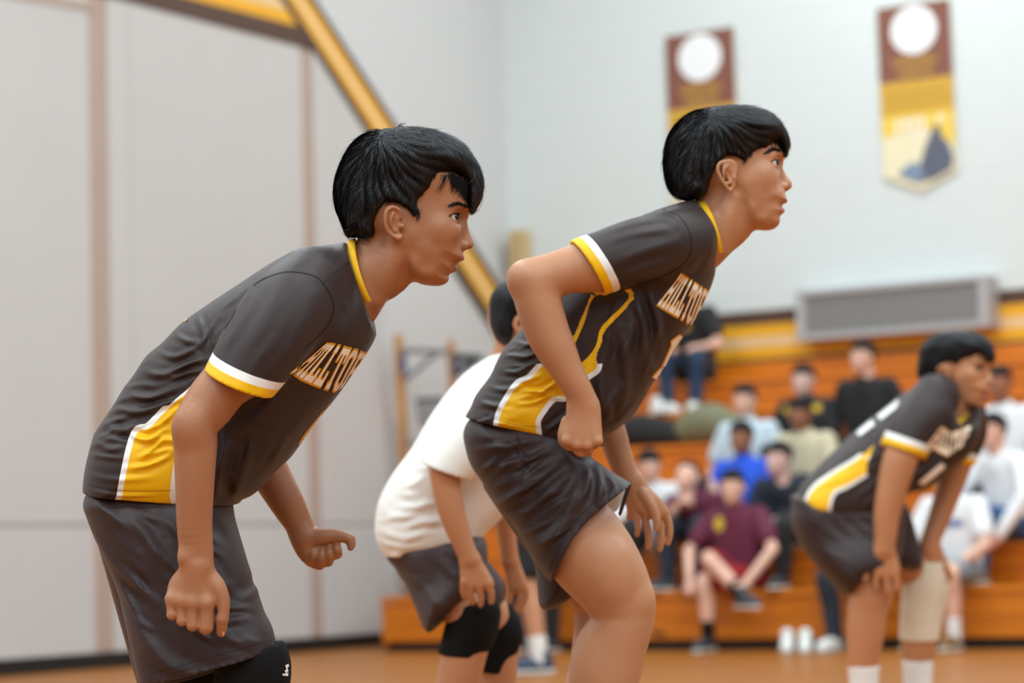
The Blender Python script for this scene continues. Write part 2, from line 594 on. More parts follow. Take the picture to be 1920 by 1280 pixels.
M = {}
def wood_mat(name, c1, c2, rough, scale, coat, rot, plank=0.0, spec=0.5):
    m = bpy.data.materials.new(name); m.use_nodes = True
    nt = m.node_tree; b = nt.nodes['Principled BSDF']
    tc = nt.nodes.new('ShaderNodeTexCoord'); mp = nt.nodes.new('ShaderNodeMapping')
    mp.inputs['Rotation'].default_value = rot
    nt.links.new(tc.outputs['Object'], mp.inputs['Vector'])
    st = nt.nodes.new('ShaderNodeMapping'); st.inputs['Scale'].default_value = scale
    nt.links.new(mp.outputs['Vector'], st.inputs['Vector'])
    n = nt.nodes.new('ShaderNodeTexNoise'); n.inputs['Scale'].default_value = 1.0; n.inputs['Detail'].default_value = 6
    nt.links.new(st.outputs['Vector'], n.inputs['Vector'])
    rp = nt.nodes.new('ShaderNodeValToRGB')
    rp.color_ramp.elements[0].position = 0.3; rp.color_ramp.elements[0].color = c1
    rp.color_ramp.elements[1].position = 0.7; rp.color_ramp.elements[1].color = c2
    nt.links.new(n.outputs['Fac'], rp.inputs['Fac'])
    out = rp.outputs['Color']
    if plank:
        br = nt.nodes.new('ShaderNodeTexBrick')
        br.inputs['Scale'].default_value = 1.0
        br.inputs['Brick Width'].default_value = 1.3; br.inputs['Row Height'].default_value = plank
        br.inputs['Mortar Size'].default_value = 0.0012
        br.inputs['Color1'].default_value = (0.86, 0.86, 0.86, 1); br.inputs['Color2'].default_value = (1.08, 1.08, 1.08, 1)
        br.inputs['Mortar'].default_value = (0.5, 0.5, 0.5, 1)
        nt.links.new(mp.outputs['Vector'], br.inputs['Vector'])
        mx = nt.nodes.new('ShaderNodeMix'); mx.data_type = 'RGBA'; mx.blend_type = 'MULTIPLY'
        mx.inputs['Factor'].default_value = 1.0
        nt.links.new(out, mx.inputs['A']); nt.links.new(br.outputs['Color'], mx.inputs['B'])
        out = mx.outputs['Result']
    nt.links.new(out, b.inputs['Base Color'])
    b.inputs['Roughness'].default_value = rough
    b.inputs['Specular IOR Level'].default_value = spec
    if coat:
        b.inputs['Coat Weight'].default_value = coat; b.inputs['Coat Roughness'].default_value = 0.12
    return m

M['floor'] = wood_mat('gym_floor_wood', srgb(142, 82, 18), srgb(164, 98, 26), 0.45, (1.2, 14, 14), 0.10, (0, 0, -TH), 0.06, spec=0.25)
M['bleacher'] = wood_mat('varnished_bench_wood', srgb(196, 106, 4), srgb(220, 128, 10), 0.42, (1.5, 22, 22), 0.08, (0, 0, TH))
M['bleacher_dark'] = wood_mat('varnished_riser_wood', srgb(188, 98, 2), srgb(212, 120, 6), 0.42, (1.5, 22, 22), 0.08, (0, 0, TH))
M['post_wood'] = wood_mat('ochre_post_wood', srgb(176, 128, 80), srgb(206, 156, 100), 0.5, (20, 20, 2), 0.0, (0, 0, 0))

def block_wall_mat(name, color):
    m = mat(name, color, 0.62, noise=0.025, nscale=1.3, spec=0.3)
    nt = m.node_tree; b = nt.nodes['Principled BSDF']
    tc = nt.nodes.new('ShaderNodeTexCoord'); mp = nt.nodes.new('ShaderNodeMapping')
    mp.inputs['Rotation'].default_value = (math.radians(-90), 0, 0)
    nt.links.new(tc.outputs['Object'], mp.inputs['Vector'])
    br = nt.nodes.new('ShaderNodeTexBrick')
    br.inputs['Scale'].default_value = 1; br.inputs['Brick Width'].default_value = 0.4; br.inputs['Row Height'].default_value = 0.2
    br.inputs['Mortar Size'].default_value = 0.006; br.inputs['Mortar Smooth'].default_value = 0.6
    nt.links.new(mp.outputs['Vector'], br.inputs['Vector'])
    bp = nt.nodes.new('ShaderNodeBump'); bp.inputs['Strength'].default_value = 0.5; bp.inputs['Distance'].default_value = 0.006
    bp.invert = True
    nt.links.new(br.outputs['Fac'], bp.inputs['Height'])
    nt.links.new(bp.outputs['Normal'], b.inputs['Normal'])
    return m
M['wall'] = block_wall_mat('white_painted_block', srgb(212, 218, 216))
M['wall_l'] = block_wall_mat('warm_white_painted_wall', srgb(206, 207, 206))
M['panel'] = mat('partition_panel_vinyl', srgb(197, 194, 191), 0.6, noise=0.03, nscale=2.0, bump=0.05, bscale=30, spec=0.3)
M['strip'] = mat('partition_tan_strip', srgb(178, 156, 142), 0.55, noise=0.06, nscale=4)
M['brown'] = mat('brown_paint', srgb(84, 58, 44), 0.5, noise=0.05, nscale=5)
M['gold'] = mat('gold_paint', srgb(236, 172, 30), 0.5, noise=0.05, nscale=5)
M['cream'] = mat('cream_paint', srgb(230, 196, 148), 0.5, noise=0.05, nscale=5)
M['black_rubber'] = mat('black_rubber', srgb(28, 27, 26), 0.6, noise=0.1)
M['vent_frame'] = mat('grey_vent_enamel', srgb(172, 172, 174), 0.45, noise=0.04)
M['vent_slat'] = mat('grey_vent_slat', srgb(150, 149, 147), 0.45, noise=0.04)
M['beige_box'] = mat('beige_box_paint', srgb(202, 178, 136), 0.55, noise=0.05)
M['metal'] = mat('dull_grey_metal', srgb(120, 122, 128), 0.4, noise=0.06, metal=0.5)
M['dark_metal'] = mat('dark_metal', srgb(58, 60, 66), 0.45, noise=0.08, metal=0.4)
M['blue_metal'] = mat('blue_painted_steel', srgb(72, 86, 124), 0.45, noise=0.08)

def struct(o): return tag(o, kind='structure')

fl = MB().box((0, 6, -0.05), (22, 0, 0), (0, 26, 0), (0, 0, 0.05)).build('floor', M['floor'])
tag(fl, 'glossy honey coloured wooden gym floor', kind='structure')

def wall(name, p, along, length, out, h, material):
    """a wall slab whose object axes run along it, so its block pattern lies in the wall"""
    a = np.asarray(along); n = np.asarray(out)
    o = MB().box((length / 2, -0.1, h / 2), (length / 2, 0, 0), (0, 0.1, 0), (0, 0, h / 2)).build(name, material)
    mw = Matrix.Identity(4)
    for i in range(3):
        mw[i][0] = a[i]; mw[i][1] = -n[i]; mw[i][2] = EZ[i]; mw[i][3] = p[i]
    o.matrix_world = mw
    return struct(o)
# slabs stand behind the wall faces
wr = wall('wall_right', CORNER, E2, 17.0, E1, 7.2, M['wall'])
wl = wall('wall_left', CORNER, -E1, 22.0, -E2, 7.2, M['wall_l'])
wr['label'] = 'white painted block wall behind the bleachers'
wl['label'] = 'warm white wall with folding partition'
N_R = -E1                                             # right wall faces the court
N_L = E2
def onR(px, py, off=0.0): return on_plane(px, py, CORNER + N_R * off, N_R)
def onL(px, py, off=0.0): return on_plane(px, py, CORNER + N_L * off, N_L)

# painted bands along the right wall
def zR(px, py): return onR(px, py)[2]
bands = [(584, 611, 'brown'), (611, 633, 'gold'), (633, 652, 'cream'), (652, 674, 'gold'), (674, 700, 'brown')]
trim_i = 1
for y0, y1, c in bands:
    z1, z0 = zR(1400, y0), zR(1400, y1)
    c_ = CORNER + E2 * 8.0 + N_R * 0.002; c_[2] = (z0 + z1) / 2
    o = MB().box(c_, E2 * 7.98, N_R * 0.002, EZ * (z1 - z0) / 2).build('trim_%d' % trim_i, M[c])
    tag(struct(o), 'painted %s band running along the right wall' % c); trim_i += 1

# folding partition on the left wall
z_top = onL(570, 92)[2]
z_rail = onL(100, 985)[2]
def sL(px, py=640): return np.dot(onL(px, py) - CORNER, -E1)     # distance from the corner along the left wall
def panel(px0, px1, z0, z1, name='panel', d=0.022, material='panel'):
    s1, s0 = sL(px0), sL(px1)
    c = CORNER - E1 * (s0 + s1) / 2 + N_L * d / 2; c[2] = (z0 + z1) / 2
    return MB().box(c, E1 * (s1 - s0) / 2, N_L * d / 2, EZ * (z1 - z0) / 2).build(name, M[material], wl, bevel=0.004)
for a, b in ((-420, -120), (-112, 168), (203, 244.5), (245, 570)):
    panel(a, b, 0.10, z_rail - 0.006); panel(a, b, z_rail + 0.006, z_top)
panel(168, 203, 0.10, z_top, 'partition_strip', 0.012, 'strip')
panel(570, 592, 0.10, z_top, 'partition_strip', 0.012, 'strip')
panel(592, 712, 0.10, z_rail - 0.006)
# the last leaf is cut by the diagonal band
pc = [onL(*q) for q in ((593, 92), (702, 235), (712, 262), (712, 640))]
s0 = sL(592); pL = CORNER - E1 * s0; pR_ = CORNER - E1 * sL(712)
lo = [np.array([pL[0], pL[1], z_rail + 0.006]), np.array([pR_[0], pR_[1], z_rail + 0.006])]
tp = np.array([pL[0], pL[1], z_top]); tq = np.array([pR_[0], pR_[1], onL(712, 255)[2]])
MB().prism([lo[0], lo[1], tq, tp], N_L * 0.022).build('panel', M['panel'], wl)

# painted header band and diagonal band on the left wall
def band_poly(pts, colr, d=0.026):
    global trim_i
    o = MB().prism([onL(*q) for q in pts], N_L * d).build('trim_%d' % trim_i, M[colr]); trim_i += 1
    return tag(struct(o), 'painted %s band on the left wall' % ('tan' if colr == 'strip' else colr))
def header(y0, y1, colr):
    sl_ = 0.258
    band_poly([(580, y0 + 3), (580, y1 + 3), (-900, y1 - 1477 * sl_), (-900, y0 - 1477 * sl_)], colr)
header(54, 92, 'brown'); header(30, 54, 'gold'); header(12, 30, 'cream'); header(-10, 12, 'gold'); header(-50, -10, 'brown')
def diag(x0, x1, colr, d):
    q = 184 / 284.0
    f_ = lambda y: 706 + (y - 235) * q
    band_poly([(f_(-60) + x0, -60), (f_(-60) + x1, -60), (f_(655) + x1, 655), (f_(655) + x0, 655)], colr, d)
diag(-33, -18, 'brown', 0.030); diag(-18, -6, 'gold', 0.030); diag(-6, 6, 'cream', 0.030); diag(6, 19, 'gold', 0.030); diag(19, 32, 'brown', 0.030)

band_poly([(-420, -98), (166, 6), (166, 22), (-420, -80)], 'strip', 0.03)
# black rubber baseboard
s1 = 21.0
c = CORNER - E1 * s1 / 2 + N_L * 0.016; c[2] = 0.05
o = MB().box(c, E1 * s1 / 2, N_L * 0.014, EZ * 0.05).build('baseboard_left', M['black_rubber'])
tag(struct(o), 'black rubber baseboard along the left wall')

# ------------------------------------------------------------------ bleachers
ROWS, RISE, RUN, Z1, BL = 7, 0.26, WALL_DEEP / 7 - 0.003, 0.38, 13.0
bl = empty('bleachers', B0)
tag(bl, 'orange varnished wooden bleachers in seven tiers against the right wall', 'bleachers')
def row_front(k): return B0 + E1 * (k * RUN)
for k in range(ROWS):
    z = Z1 + k * RISE
    base = row_front(k)
    zb = 0.07 if k == 0 else z - RISE - 0.02
    nb = 2
    for j in range(nb):
        za = zb + (z - 0.04 - zb) * j / nb; zc = zb + (z - 0.04 - zb) * (j + 1) / nb - 0.006
        c = base + E2 * BL / 2 + E1 * 0.03; c[2] = (za + zc) / 2
        MB().box(c, E2 * BL / 2, E1 * 0.012, EZ * (zc - za) / 2).build('riser_board', M['bleacher_dark'], bl)
    for j in range(2):
        w = RUN / 2 - 0.004
        c = base + E2 * BL / 2 + E1 * (0.0 + w / 2 + j * (w + 0.006)); c[2] = z - 0.02
        MB().box(c, E2 * BL / 2, E1 * w / 2, EZ * 0.02).build('seat_board', M['bleacher'], bl, bevel=0.006)
    c = base + E2 * 0.02 + E1 * (RUN / 2 + 0.02); c[2] = z / 2
    MB().box(c, E2 * 0.018, E1 * (RUN / 2 - 0.01), EZ * (z / 2 - 0.045)).build('end_panel', M['bleacher_dark'], bl)
c = B0 + E2 * BL / 2 + E1 * (WALL_DEEP - 0.03); c[2] = Z1 + (ROWS - 1) * RISE + 0.075
MB().box(c, E2 * BL / 2, E1 * 0.02, EZ * 0.07).build('back_rail', M['bleacher'], bl, bevel=0.005)
c = B0 + E2 * BL / 2 + E1 * 0.08; c[2] = 0.03
MB().box(c, E2 * BL / 2, E1 * 0.02, EZ * 0.03).build('toe_kick', M['black_rubber'], bl)

# ------------------------------------------------------------------ wall fittings
# ventilation unit
vn = empty('ventilation_unit', onR(1695, 640))
tag(vn, 'long grey ventilation unit with louvres on the striped wall', 'vent')
q0, q1 = onR(1515, 548), onR(1872, 530)
sa, sb = np.dot(q0 - CORNER, E2), np.dot(q1 - CORNER, E2)
zt, zb = zR(1515, 546), zR(1515, 641)
zt2 = (zR(1515, 546) + zR(1872, 524)) / 2; zb2 = (zR(1515, 641) + zR(1872, 618)) / 2
DV = 0.24
def vbox(s0, s1, z0, z1, d0, d1, nm, mt, bev=0.0):
    c = CORNER + E2 * (s0 + s1) / 2 + N_R * (d0 + d1) / 2; c[2] = (z0 + z1) / 2
    return MB().box(c, E2 * (s1 - s0) / 2, N_R * (d1 - d0) / 2, EZ * (z1 - z0) / 2).build(nm, M[mt], vn, bevel=bev)
vbox(sa, sb, zb2, zt2, 0.006, DV - 0.05, 'housing', 'vent_frame')
fr = 0.045
vbox(sa, sb, zb2, zb2 + fr, DV - 0.05, DV, 'frame', 'vent_frame', 0.004)
vbox(sa, sb, zt2 - fr, zt2, DV - 0.05, DV, 'frame', 'vent_frame', 0.004)
vbox(sa, sa + fr * 1.6, zb2 + fr, zt2 - fr, DV - 0.05, DV, 'frame', 'vent_frame', 0.004)
vbox(sb - fr * 1.6, sb, zb2 + fr, zt2 - fr, DV - 0.05, DV, 'frame', 'vent_frame', 0.004)
ns = 44
for i in range(ns):
    s = sa + fr * 1.6 + (sb - sa - fr * 3.2) * (i + 0.5) / ns
    vbox(s - 0.009, s + 0.009, zb2 + fr, zt2 - fr, DV - 0.048, DV - 0.018, 'louvre', 'vent_slat')

# beige box by the corner
bx = empty('wall_speaker', onR(970, 520))
tag(bx, 'small beige upright box mounted on the wall by the corner', 'speaker')
s0 = np.dot(onR(966, 430) - CORNER, E2); zz1, zz0 = zR(966, 436), zR(966, 520)
c = CORNER + E2 * (s0 + 0.085) + N_R * 0.075; c[2] = (zz0 + zz1) / 2
MB().box(c, E2 * 0.075, N_R * 0.07, EZ * (zz1 - zz0) / 2).build('cabinet', M['beige_box'], bx, bevel=0.01)
MB().box(c + N_R * 0.072, E2 * 0.062, N_R * 0.004, EZ * ((zz1 - zz0) / 2 - 0.02)).build('grille', mat('tan_grille_cloth', srgb(188, 160, 116), 0.8, noise=0.1, nscale=60), bx)

# ------------------------------------------------------------------ banners
M['b_brown'] = mat('banner_brown_vinyl', srgb(128, 80, 64), 0.45, noise=0.04, nscale=8)
M['b_white'] = mat('banner_white_print', srgb(236, 237, 238), 0.5, noise=0.02)
M['b_gold'] = mat('banner_gold_print', srgb(206, 162, 56), 0.5, noise=0.05, nscale=8)
M['b_gold2'] = mat('banner_dark_gold_print', srgb(184, 138, 44), 0.5, noise=0.05)
M['b_pale'] = mat('banner_pale_print', srgb(232, 222, 186), 0.5, noise=0.05, nscale=6)
M['b_pale2'] = mat('banner_yellow_print', srgb(236, 200, 84), 0.5, noise=0.08, nscale=6)
M['b_ink'] = mat('banner_slate_print', srgb(92, 96, 112), 0.5, noise=0.35, nscale=14)
M['b_ink2'] = mat('banner_blue_grey_print', srgb(120, 138, 160), 0.5, noise=0.3, nscale=18)
def banner(px0, py0, px1, label, with_year):
    s0 = np.dot(onR(px0, py0) - CORNER, E2); s1 = np.dot(onR(px1, py0) - CORNER, E2)
    zt = zR(px0, py0); wd = s1 - s0
    root = empty('banner', CORNER + E2 * (s0 + s1) / 2 + N_R * 0.03 + EZ * (zt - 2.5 * wd))
    tag(root, label, 'banner', 'championship banners on the wall')
    def pt(u, v, d): return CORNER + E2 * (s0 + u * wd) + EZ * (zt - v * wd) + N_R * d
    def piece(pts, d, nm, mt, th=0.0015):
        return MB().prism([pt(u, v, d) for u, v in pts], N_R * th).build(nm, M[mt], root)
    piece([(0, 0), (1, 0), (1, 2.22), (0.5, 2.45), (0, 2.22)], 0.02, 'cloth', 'b_pale', 0.004)
    piece([(0, 0), (1, 0), (1, 1.0), (0, 1.0)], 0.025, 'brown_field', 'b_brown')
    piece([(0, 1.0), (1, 1.0), (1, 1.45), (0, 1.45)], 0.025, 'gold_field', 'b_gold')
    piece([(0, 1.45), (1, 1.45), (1, 1.9), (0.55, 1.62), (0, 1.72)], 0.025, 'yellow_field', 'b_pale2')
    piece([(0.5 + 0.315 * math.cos(a), 0.345 + 0.315 * math.sin(a)) for a in np.linspace(0, 2 * math.pi, 32, endpoint=False)], 0.027, 'white_disc', 'b_white')
    # rows of small capitals, too blurred to read: short gold strokes
    rr = random.Random(3)
    for row, (u0, u1, v0, v1) in enumerate(((0.2, 0.8, 0.70, 0.80), (0.27, 0.74, 0.85, 0.945))):
        u = u0
        mb = MB()
        while u < u1 - 0.02:
            w = rr.uniform(0.045, 0.065)
            a, b = u, min(u + w, u1)
            for seg in rr.choice((((a, v0, a + .018, v1), (b - .018, v0, b, v1), (a, v0, b, v0 + .022)),
                                  ((a, v0, a + .018, v1), (a, v1 - .022, b, v1)),
                                  ((a, v0, b, v0 + .022), ((a + b) / 2 - .009, v0, (a + b) / 2 + .009, v1)),
                                  ((a, v0, a + .018, v1), (b - .018, v0, b, v1), (a, (v0 + v1) / 2, b, (v0 + v1) / 2 + .02)))):
                x0, y0, x1, y1 = seg
                mb.prism([pt(x0, y0, 0.027), pt(x1, y0, 0.027), pt(x1, y1, 0.027), pt(x0, y1, 0.027)], N_R * 0.001)
            u += w + 0.018
        tag(mb.build('lettering', M['b_gold'], root), kind='stuff')
    for j in range(2):
        mb = MB()
        u = 0.08
        while u < 0.92:
            w = rr.uniform(0.03, 0.06)
            v = 1.13 + j * 0.13
            mb.prism([pt(u, v, 0.027), pt(u + w, v, 0.027), pt(u + w, v + 0.055, 0.027), pt(u, v + 0.055, 0.027)], N_R * 0.001)
            u += w + 0.02
        tag(mb.build('lettering', M['b_gold2'], root), kind='stuff')
    if with_year:
        mb = MB()
        for i, ch in enumerate('1977'):
            u = 0.17 + i * 0.115
            strokes = ((0.03, 0, 0.065, 0.2),) if ch == '1' else \
                      ((0, 0, 0.085, 0.03), (0, 0.03, 0.028, 0.085), (0.06, 0.03, 0.088, 0.2), (0, 0.085, 0.06, 0.11)) if ch == '9' else \
                      ((0, 0, 0.09, 0.035), (0.04, 0.035, 0.075, 0.2))
            for x0, y0, x1, y1 in strokes:
                mb.prism([pt(u + x0, 1.5 + y0, 0.027), pt(u + x1, 1.5 + y0, 0.027), pt(u + x1, 1.5 + y1, 0.027), pt(u + x0, 1.5 + y1, 0.027)], N_R * 0.001)
        mb.build('year_number', M['b_white'], root)
        # printed picture of a crouching athlete
        piece([(.70, 1.66), (.75, 1.60), (.80, 1.66), (.82, 1.76), (.92, 1.90), (.97, 2.08), (.93, 2.2), (.72, 2.3), (.50, 2.34), (.42, 2.2), (.52, 2.08), (.58, 1.9), (.64, 1.78)], 0.0275, 'athlete_print', 'b_ink')
        piece([(.30, 2.12), (.44, 2.06), (.52, 2.14), (.56, 2.26), (.48, 2.36), (.34, 2.28), (.2, 2.22)], 0.029, 'athlete_print', 'b_ink2')
        piece([(.76, 1.50), (.83, 1.47), (.87, 1.53), (.83, 1.60), (.76, 1.58)], 0.0275, 'ball_print', 'b_pale')
    else:
        piece([(.2, 1.9), (.5, 1.7), (.8, 1.95), (.7, 2.2), (.5, 2.3), (.3, 2.2)], 0.0275, 'athlete_print', 'b_ink')
banner(1646, 18, 1783, 'tall brown and gold banner with 1977 and an athlete picture, right of the other', True)
banner(1250, 70, 1378, 'tall brown and gold banner partly hidden behind a player\'s head', False)

# ------------------------------------------------------------------ wooden stand against the left wall
rs = empty('referee_stand', on_floor(800, 1214))
tag(rs, 'wooden post stand with metal brackets against the left wall', 'stand')
DST = 18.3
def post(px0, py0, px1, py1, r, d=DST):
    t, b_ = at(px0, py0, d), at(px1, py1, d)
    b_ = t + (b_ - t) * (t[2] - 0.0) / (t[2] - b_[2])
    ax = (b_ - t) / 2
    MB().box((t + b_) / 2, E1 * r, E2 * r, ax).build('post', M['post_wood'], rs, bevel=0.006)
post(747, 628, 757, 850, 0.030); post(845, 638, 853, 800, 0.026, DST + 0.05)
def bar(a, b, r, mt, d=DST - 0.06):
    MB().tube([at(a[0], a[1], d), at(b[0], b[1], d)], r).build('bracket', M[mt], rs)
bar((752, 656), (842, 660), 0.022, 'metal'); bar((758, 712), (822, 660), 0.018, 'metal'); bar((755, 664), (757, 700), 0.026, 'blue_metal')
bar((848, 668), (905, 672), 0.03, 'dark_metal'); bar((850, 700), (890, 680), 0.03, 'dark_metal'); bar((855, 672), (857, 708), 0.026, 'blue_metal')
for i in range(5):
    bar((784 + i * 11, 752), (790 + i * 10, 800 + i * 4), 0.010, 'dark_metal')
bar((780, 750), (832, 748), 0.016, 'dark_metal')
bar((760, 830), (850, 830), 0.016, 'metal')

# slim black tripod leaning at the end of the bleachers
tp_ = empty('folded_tripod', at(735, 1125, 17.2))
tag(tp_, 'slim black folded tripod standing on the end of the front bench', 'tripod')
zb_ = Z1 + 0.002
pb = B0 + E2 * 0.16 + E1 * 0.2
zb_ += 0.004
MB().tube([pb + EZ * zb_, pb + EZ * (zb_ + 0.24) + E2 * 0.03], 0.022).build('column', M['black_rubber'], tp_)
for a in range(3):
    dv = np.array([math.cos(a * 2.1 + .4), math.sin(a * 2.1 + .4), 0]) * 0.075
    MB().tube([pb + EZ * (zb_ + 0.1), pb + dv + EZ * (zb_ + 0.012)], 0.012).build('leg', M['black_rubber'], tp_)
# ------------------------------------------------------------------ people: shared pieces
M['hair'] = mat('black_hair', srgb(17, 16, 18), 0.6, noise=0.25, nscale=60, spec=0.2)
M['hair2'] = mat('black_hair_sheen', srgb(27, 26, 29), 0.45, noise=0.3, nscale=90, spec=0.4)
M['eye_white'] = mat('eye_white', srgb(226, 218, 208), 0.2, noise=0.03, spec=0.5)
M['iris'] = mat('dark_brown_iris', srgb(38, 22, 14), 0.12, noise=0.2, nscale=300, spec=0.6)
M['nail'] = mat('finger_nail', srgb(226, 176, 150), 0.3, noise=0.03)
M['black_knit'] = mat('black_knee_pad_knit', srgb(12, 12, 12), 0.8, noise=0.15, nscale=150, bump=0.25, bscale=700, sheen=0.0, spec=0.2)
M['white_sock'] = mat('white_sock_knit', srgb(232, 230, 226), 0.85, noise=0.04, bump=0.3, bscale=500)
M['white_shoe'] = mat('white_shoe', srgb(226, 226, 222), 0.5, noise=0.05)
M['navy_shoe'] = mat('navy_shoe', srgb(52, 62, 84), 0.5, noise=0.1)
M['dark_shoe'] = mat('charcoal_shoe', srgb(56, 60, 66), 0.5, noise=0.1)
M['brown_shoe'] = mat('tan_brown_shoe', srgb(128, 92, 52), 0.55, noise=0.1)
M['sole'] = mat('pale_rubber_sole', srgb(206, 204, 198), 0.6, noise=0.05)
BROWN_CLOTH, GOLD_CLOTH, WHITE_CLOTH = srgb(51, 39, 38), srgb(244, 188, 12), srgb(240, 240, 238)
M['jersey'] = pattern_mat('brown_jersey_with_gold_panels', BROWN_CLOTH,
                          [('panel', 0.010, WHITE_CLOTH), ('panel', 0.0, GOLD_CLOTH), ('inset', 0.0, BROWN_CLOTH),
                           ('cuff', 0.031, WHITE_CLOTH), ('cuff', 0.017, GOLD_CLOTH)], rough=0.46, sheen=0.05, spec=0.3)
M['shorts'] = mat('brown_shorts_cloth', srgb(53, 41, 42), 0.46, noise=0.05, nscale=25, bump=0.12, bscale=900, sheen=0.05, spec=0.3)
M['gold_rib'] = mat('gold_collar_rib', GOLD_CLOTH, 0.6, noise=0.04, bump=0.2, bscale=700, sheen=0.1)
M['lining'] = mat('pale_shorts_lining', srgb(206, 198, 186), 0.7, noise=0.05)
M['print_gold'] = mat('gold_lettering_print', srgb(226, 160, 20), 0.5, noise=0.04)
M['print_white'] = mat('cream_lettering_print', srgb(250, 244, 232), 0.5, noise=0.03)
M['seam'] = mat('dark_seam_thread', srgb(34, 26, 26), 0.7, noise=0.1)

def person_root(label, group, px, py_unused, depth, w=0.0):
    p = at(px, 1000, depth + w)
    r = empty('person', (p[0], p[1], 0.0))
    return tag(r, label, 'person', group)

def box_px(fr, x0, y0, x1, y1, w0, w1, h):
    a = [fr.p(x, y, w) for x in (x0, x1) for y in (y0, y1) for w in (w0, w1)]
    a = np.array(a)
    return Field(a.min(0), a.max(0), h)

def chain_coord(V, rows):
    """distance from a chain's axis in radii, for points V"""
    P = np.asarray([tuple(r) if len(r) == 5 else tuple(r) + (r[3],) for r in rows], float)
    best = np.full(len(V), 1e9)
    for a, b in zip(P[:-1], P[1:]):
        d = b[:3] - a[:3]
        t = np.clip(((V - a[:3]) @ d) / (d @ d + 1e-12), 0, 1)
        r = a[3] + (b[3] - a[3]) * t; rz = a[4] + (b[4] - a[4]) * t
        q = V - a[:3] - t[:, None] * d
        best = np.minimum(best, np.sqrt((q[:, 0] ** 2 + q[:, 1] ** 2) / r ** 2 + q[:, 2] ** 2 / rz ** 2))
    return best

def px_sdf(V, poly, smooth=3):
    """signed distance in pixels (positive inside) of camera-axis points to a pixel outline"""
    px, py = cam_px(V)
    P = np.asarray(poly, float)
    if smooth > 1: P = catmull(P, smooth, closed=True)
    return poly_sdf(px, py, P)

def folds(fr, lines, w=0.0):
    """lines: (points px, amplitude, width) -> relief function of x, y"""
    L = [([fr.p(a, b, w)[:2] for a, b in pts], amp, wd) for pts, amp, wd in lines]
    L = [(catmull(p, 4) if len(p) > 2 else np.array(p), a, d) for p, a, d in L]
    def fn(X, Y):
        out = np.zeros(X.shape)
        for pts, amp, wd in L:
            lo, hi = pts.min(0) - 4 * wd, pts.max(0) + 4 * wd
            ix = np.where((X[:, 0] >= lo[0]) & (X[:, 0] <= hi[0]))[0]
            iy = np.where((Y[0] >= lo[1]) & (Y[0] <= hi[1]))[0]
            if not len(ix) or not len(iy): continue
            s = np.s_[ix[0]:ix[-1] + 1, iy[0]:iy[-1] + 1]
            ln = np.linalg.norm(np.diff(pts, axis=0), axis=1).sum()
            d = line_dist(X[s], Y[s], pts)
            e0 = np.hypot(X[s] - pts[0][0], Y[s] - pts[0][1]); e1 = np.hypot(X[s] - pts[-1][0], Y[s] - pts[-1][1])
            fade = np.clip(np.minimum(e0, e1) / (0.3 * ln), 0, 1)
            out[s] += amp * fade * (np.exp(-(d / wd) ** 2) - 0.45 * np.exp(-((d - 1.7 * wd) / wd) ** 2))
        return out
    return fn

def auto_folds(n, x0, y0, x1, y1, ang, length, amp, width, seed, bow=0.12):
    """random creases of a loose cloth inside a pixel box; ang in degrees (up is positive)"""
    rng = np.random.default_rng(seed)
    out = []
    for _ in range(n):
        cx, cy = rng.uniform(x0, x1), rng.uniform(y0, y1)
        a = math.radians(ang + rng.normal(0, 9)); L = rng.uniform(*length) / 2
        dx, dy = math.cos(a), -math.sin(a)
        b = rng.normal(0, bow) * L
        out.append(([(cx - dx * L, cy - dy * L), (cx - dy * b, cy + dx * b), (cx + dx * L, cy + dy * L)], rng.uniform(*amp), rng.uniform(*width)))
    return out

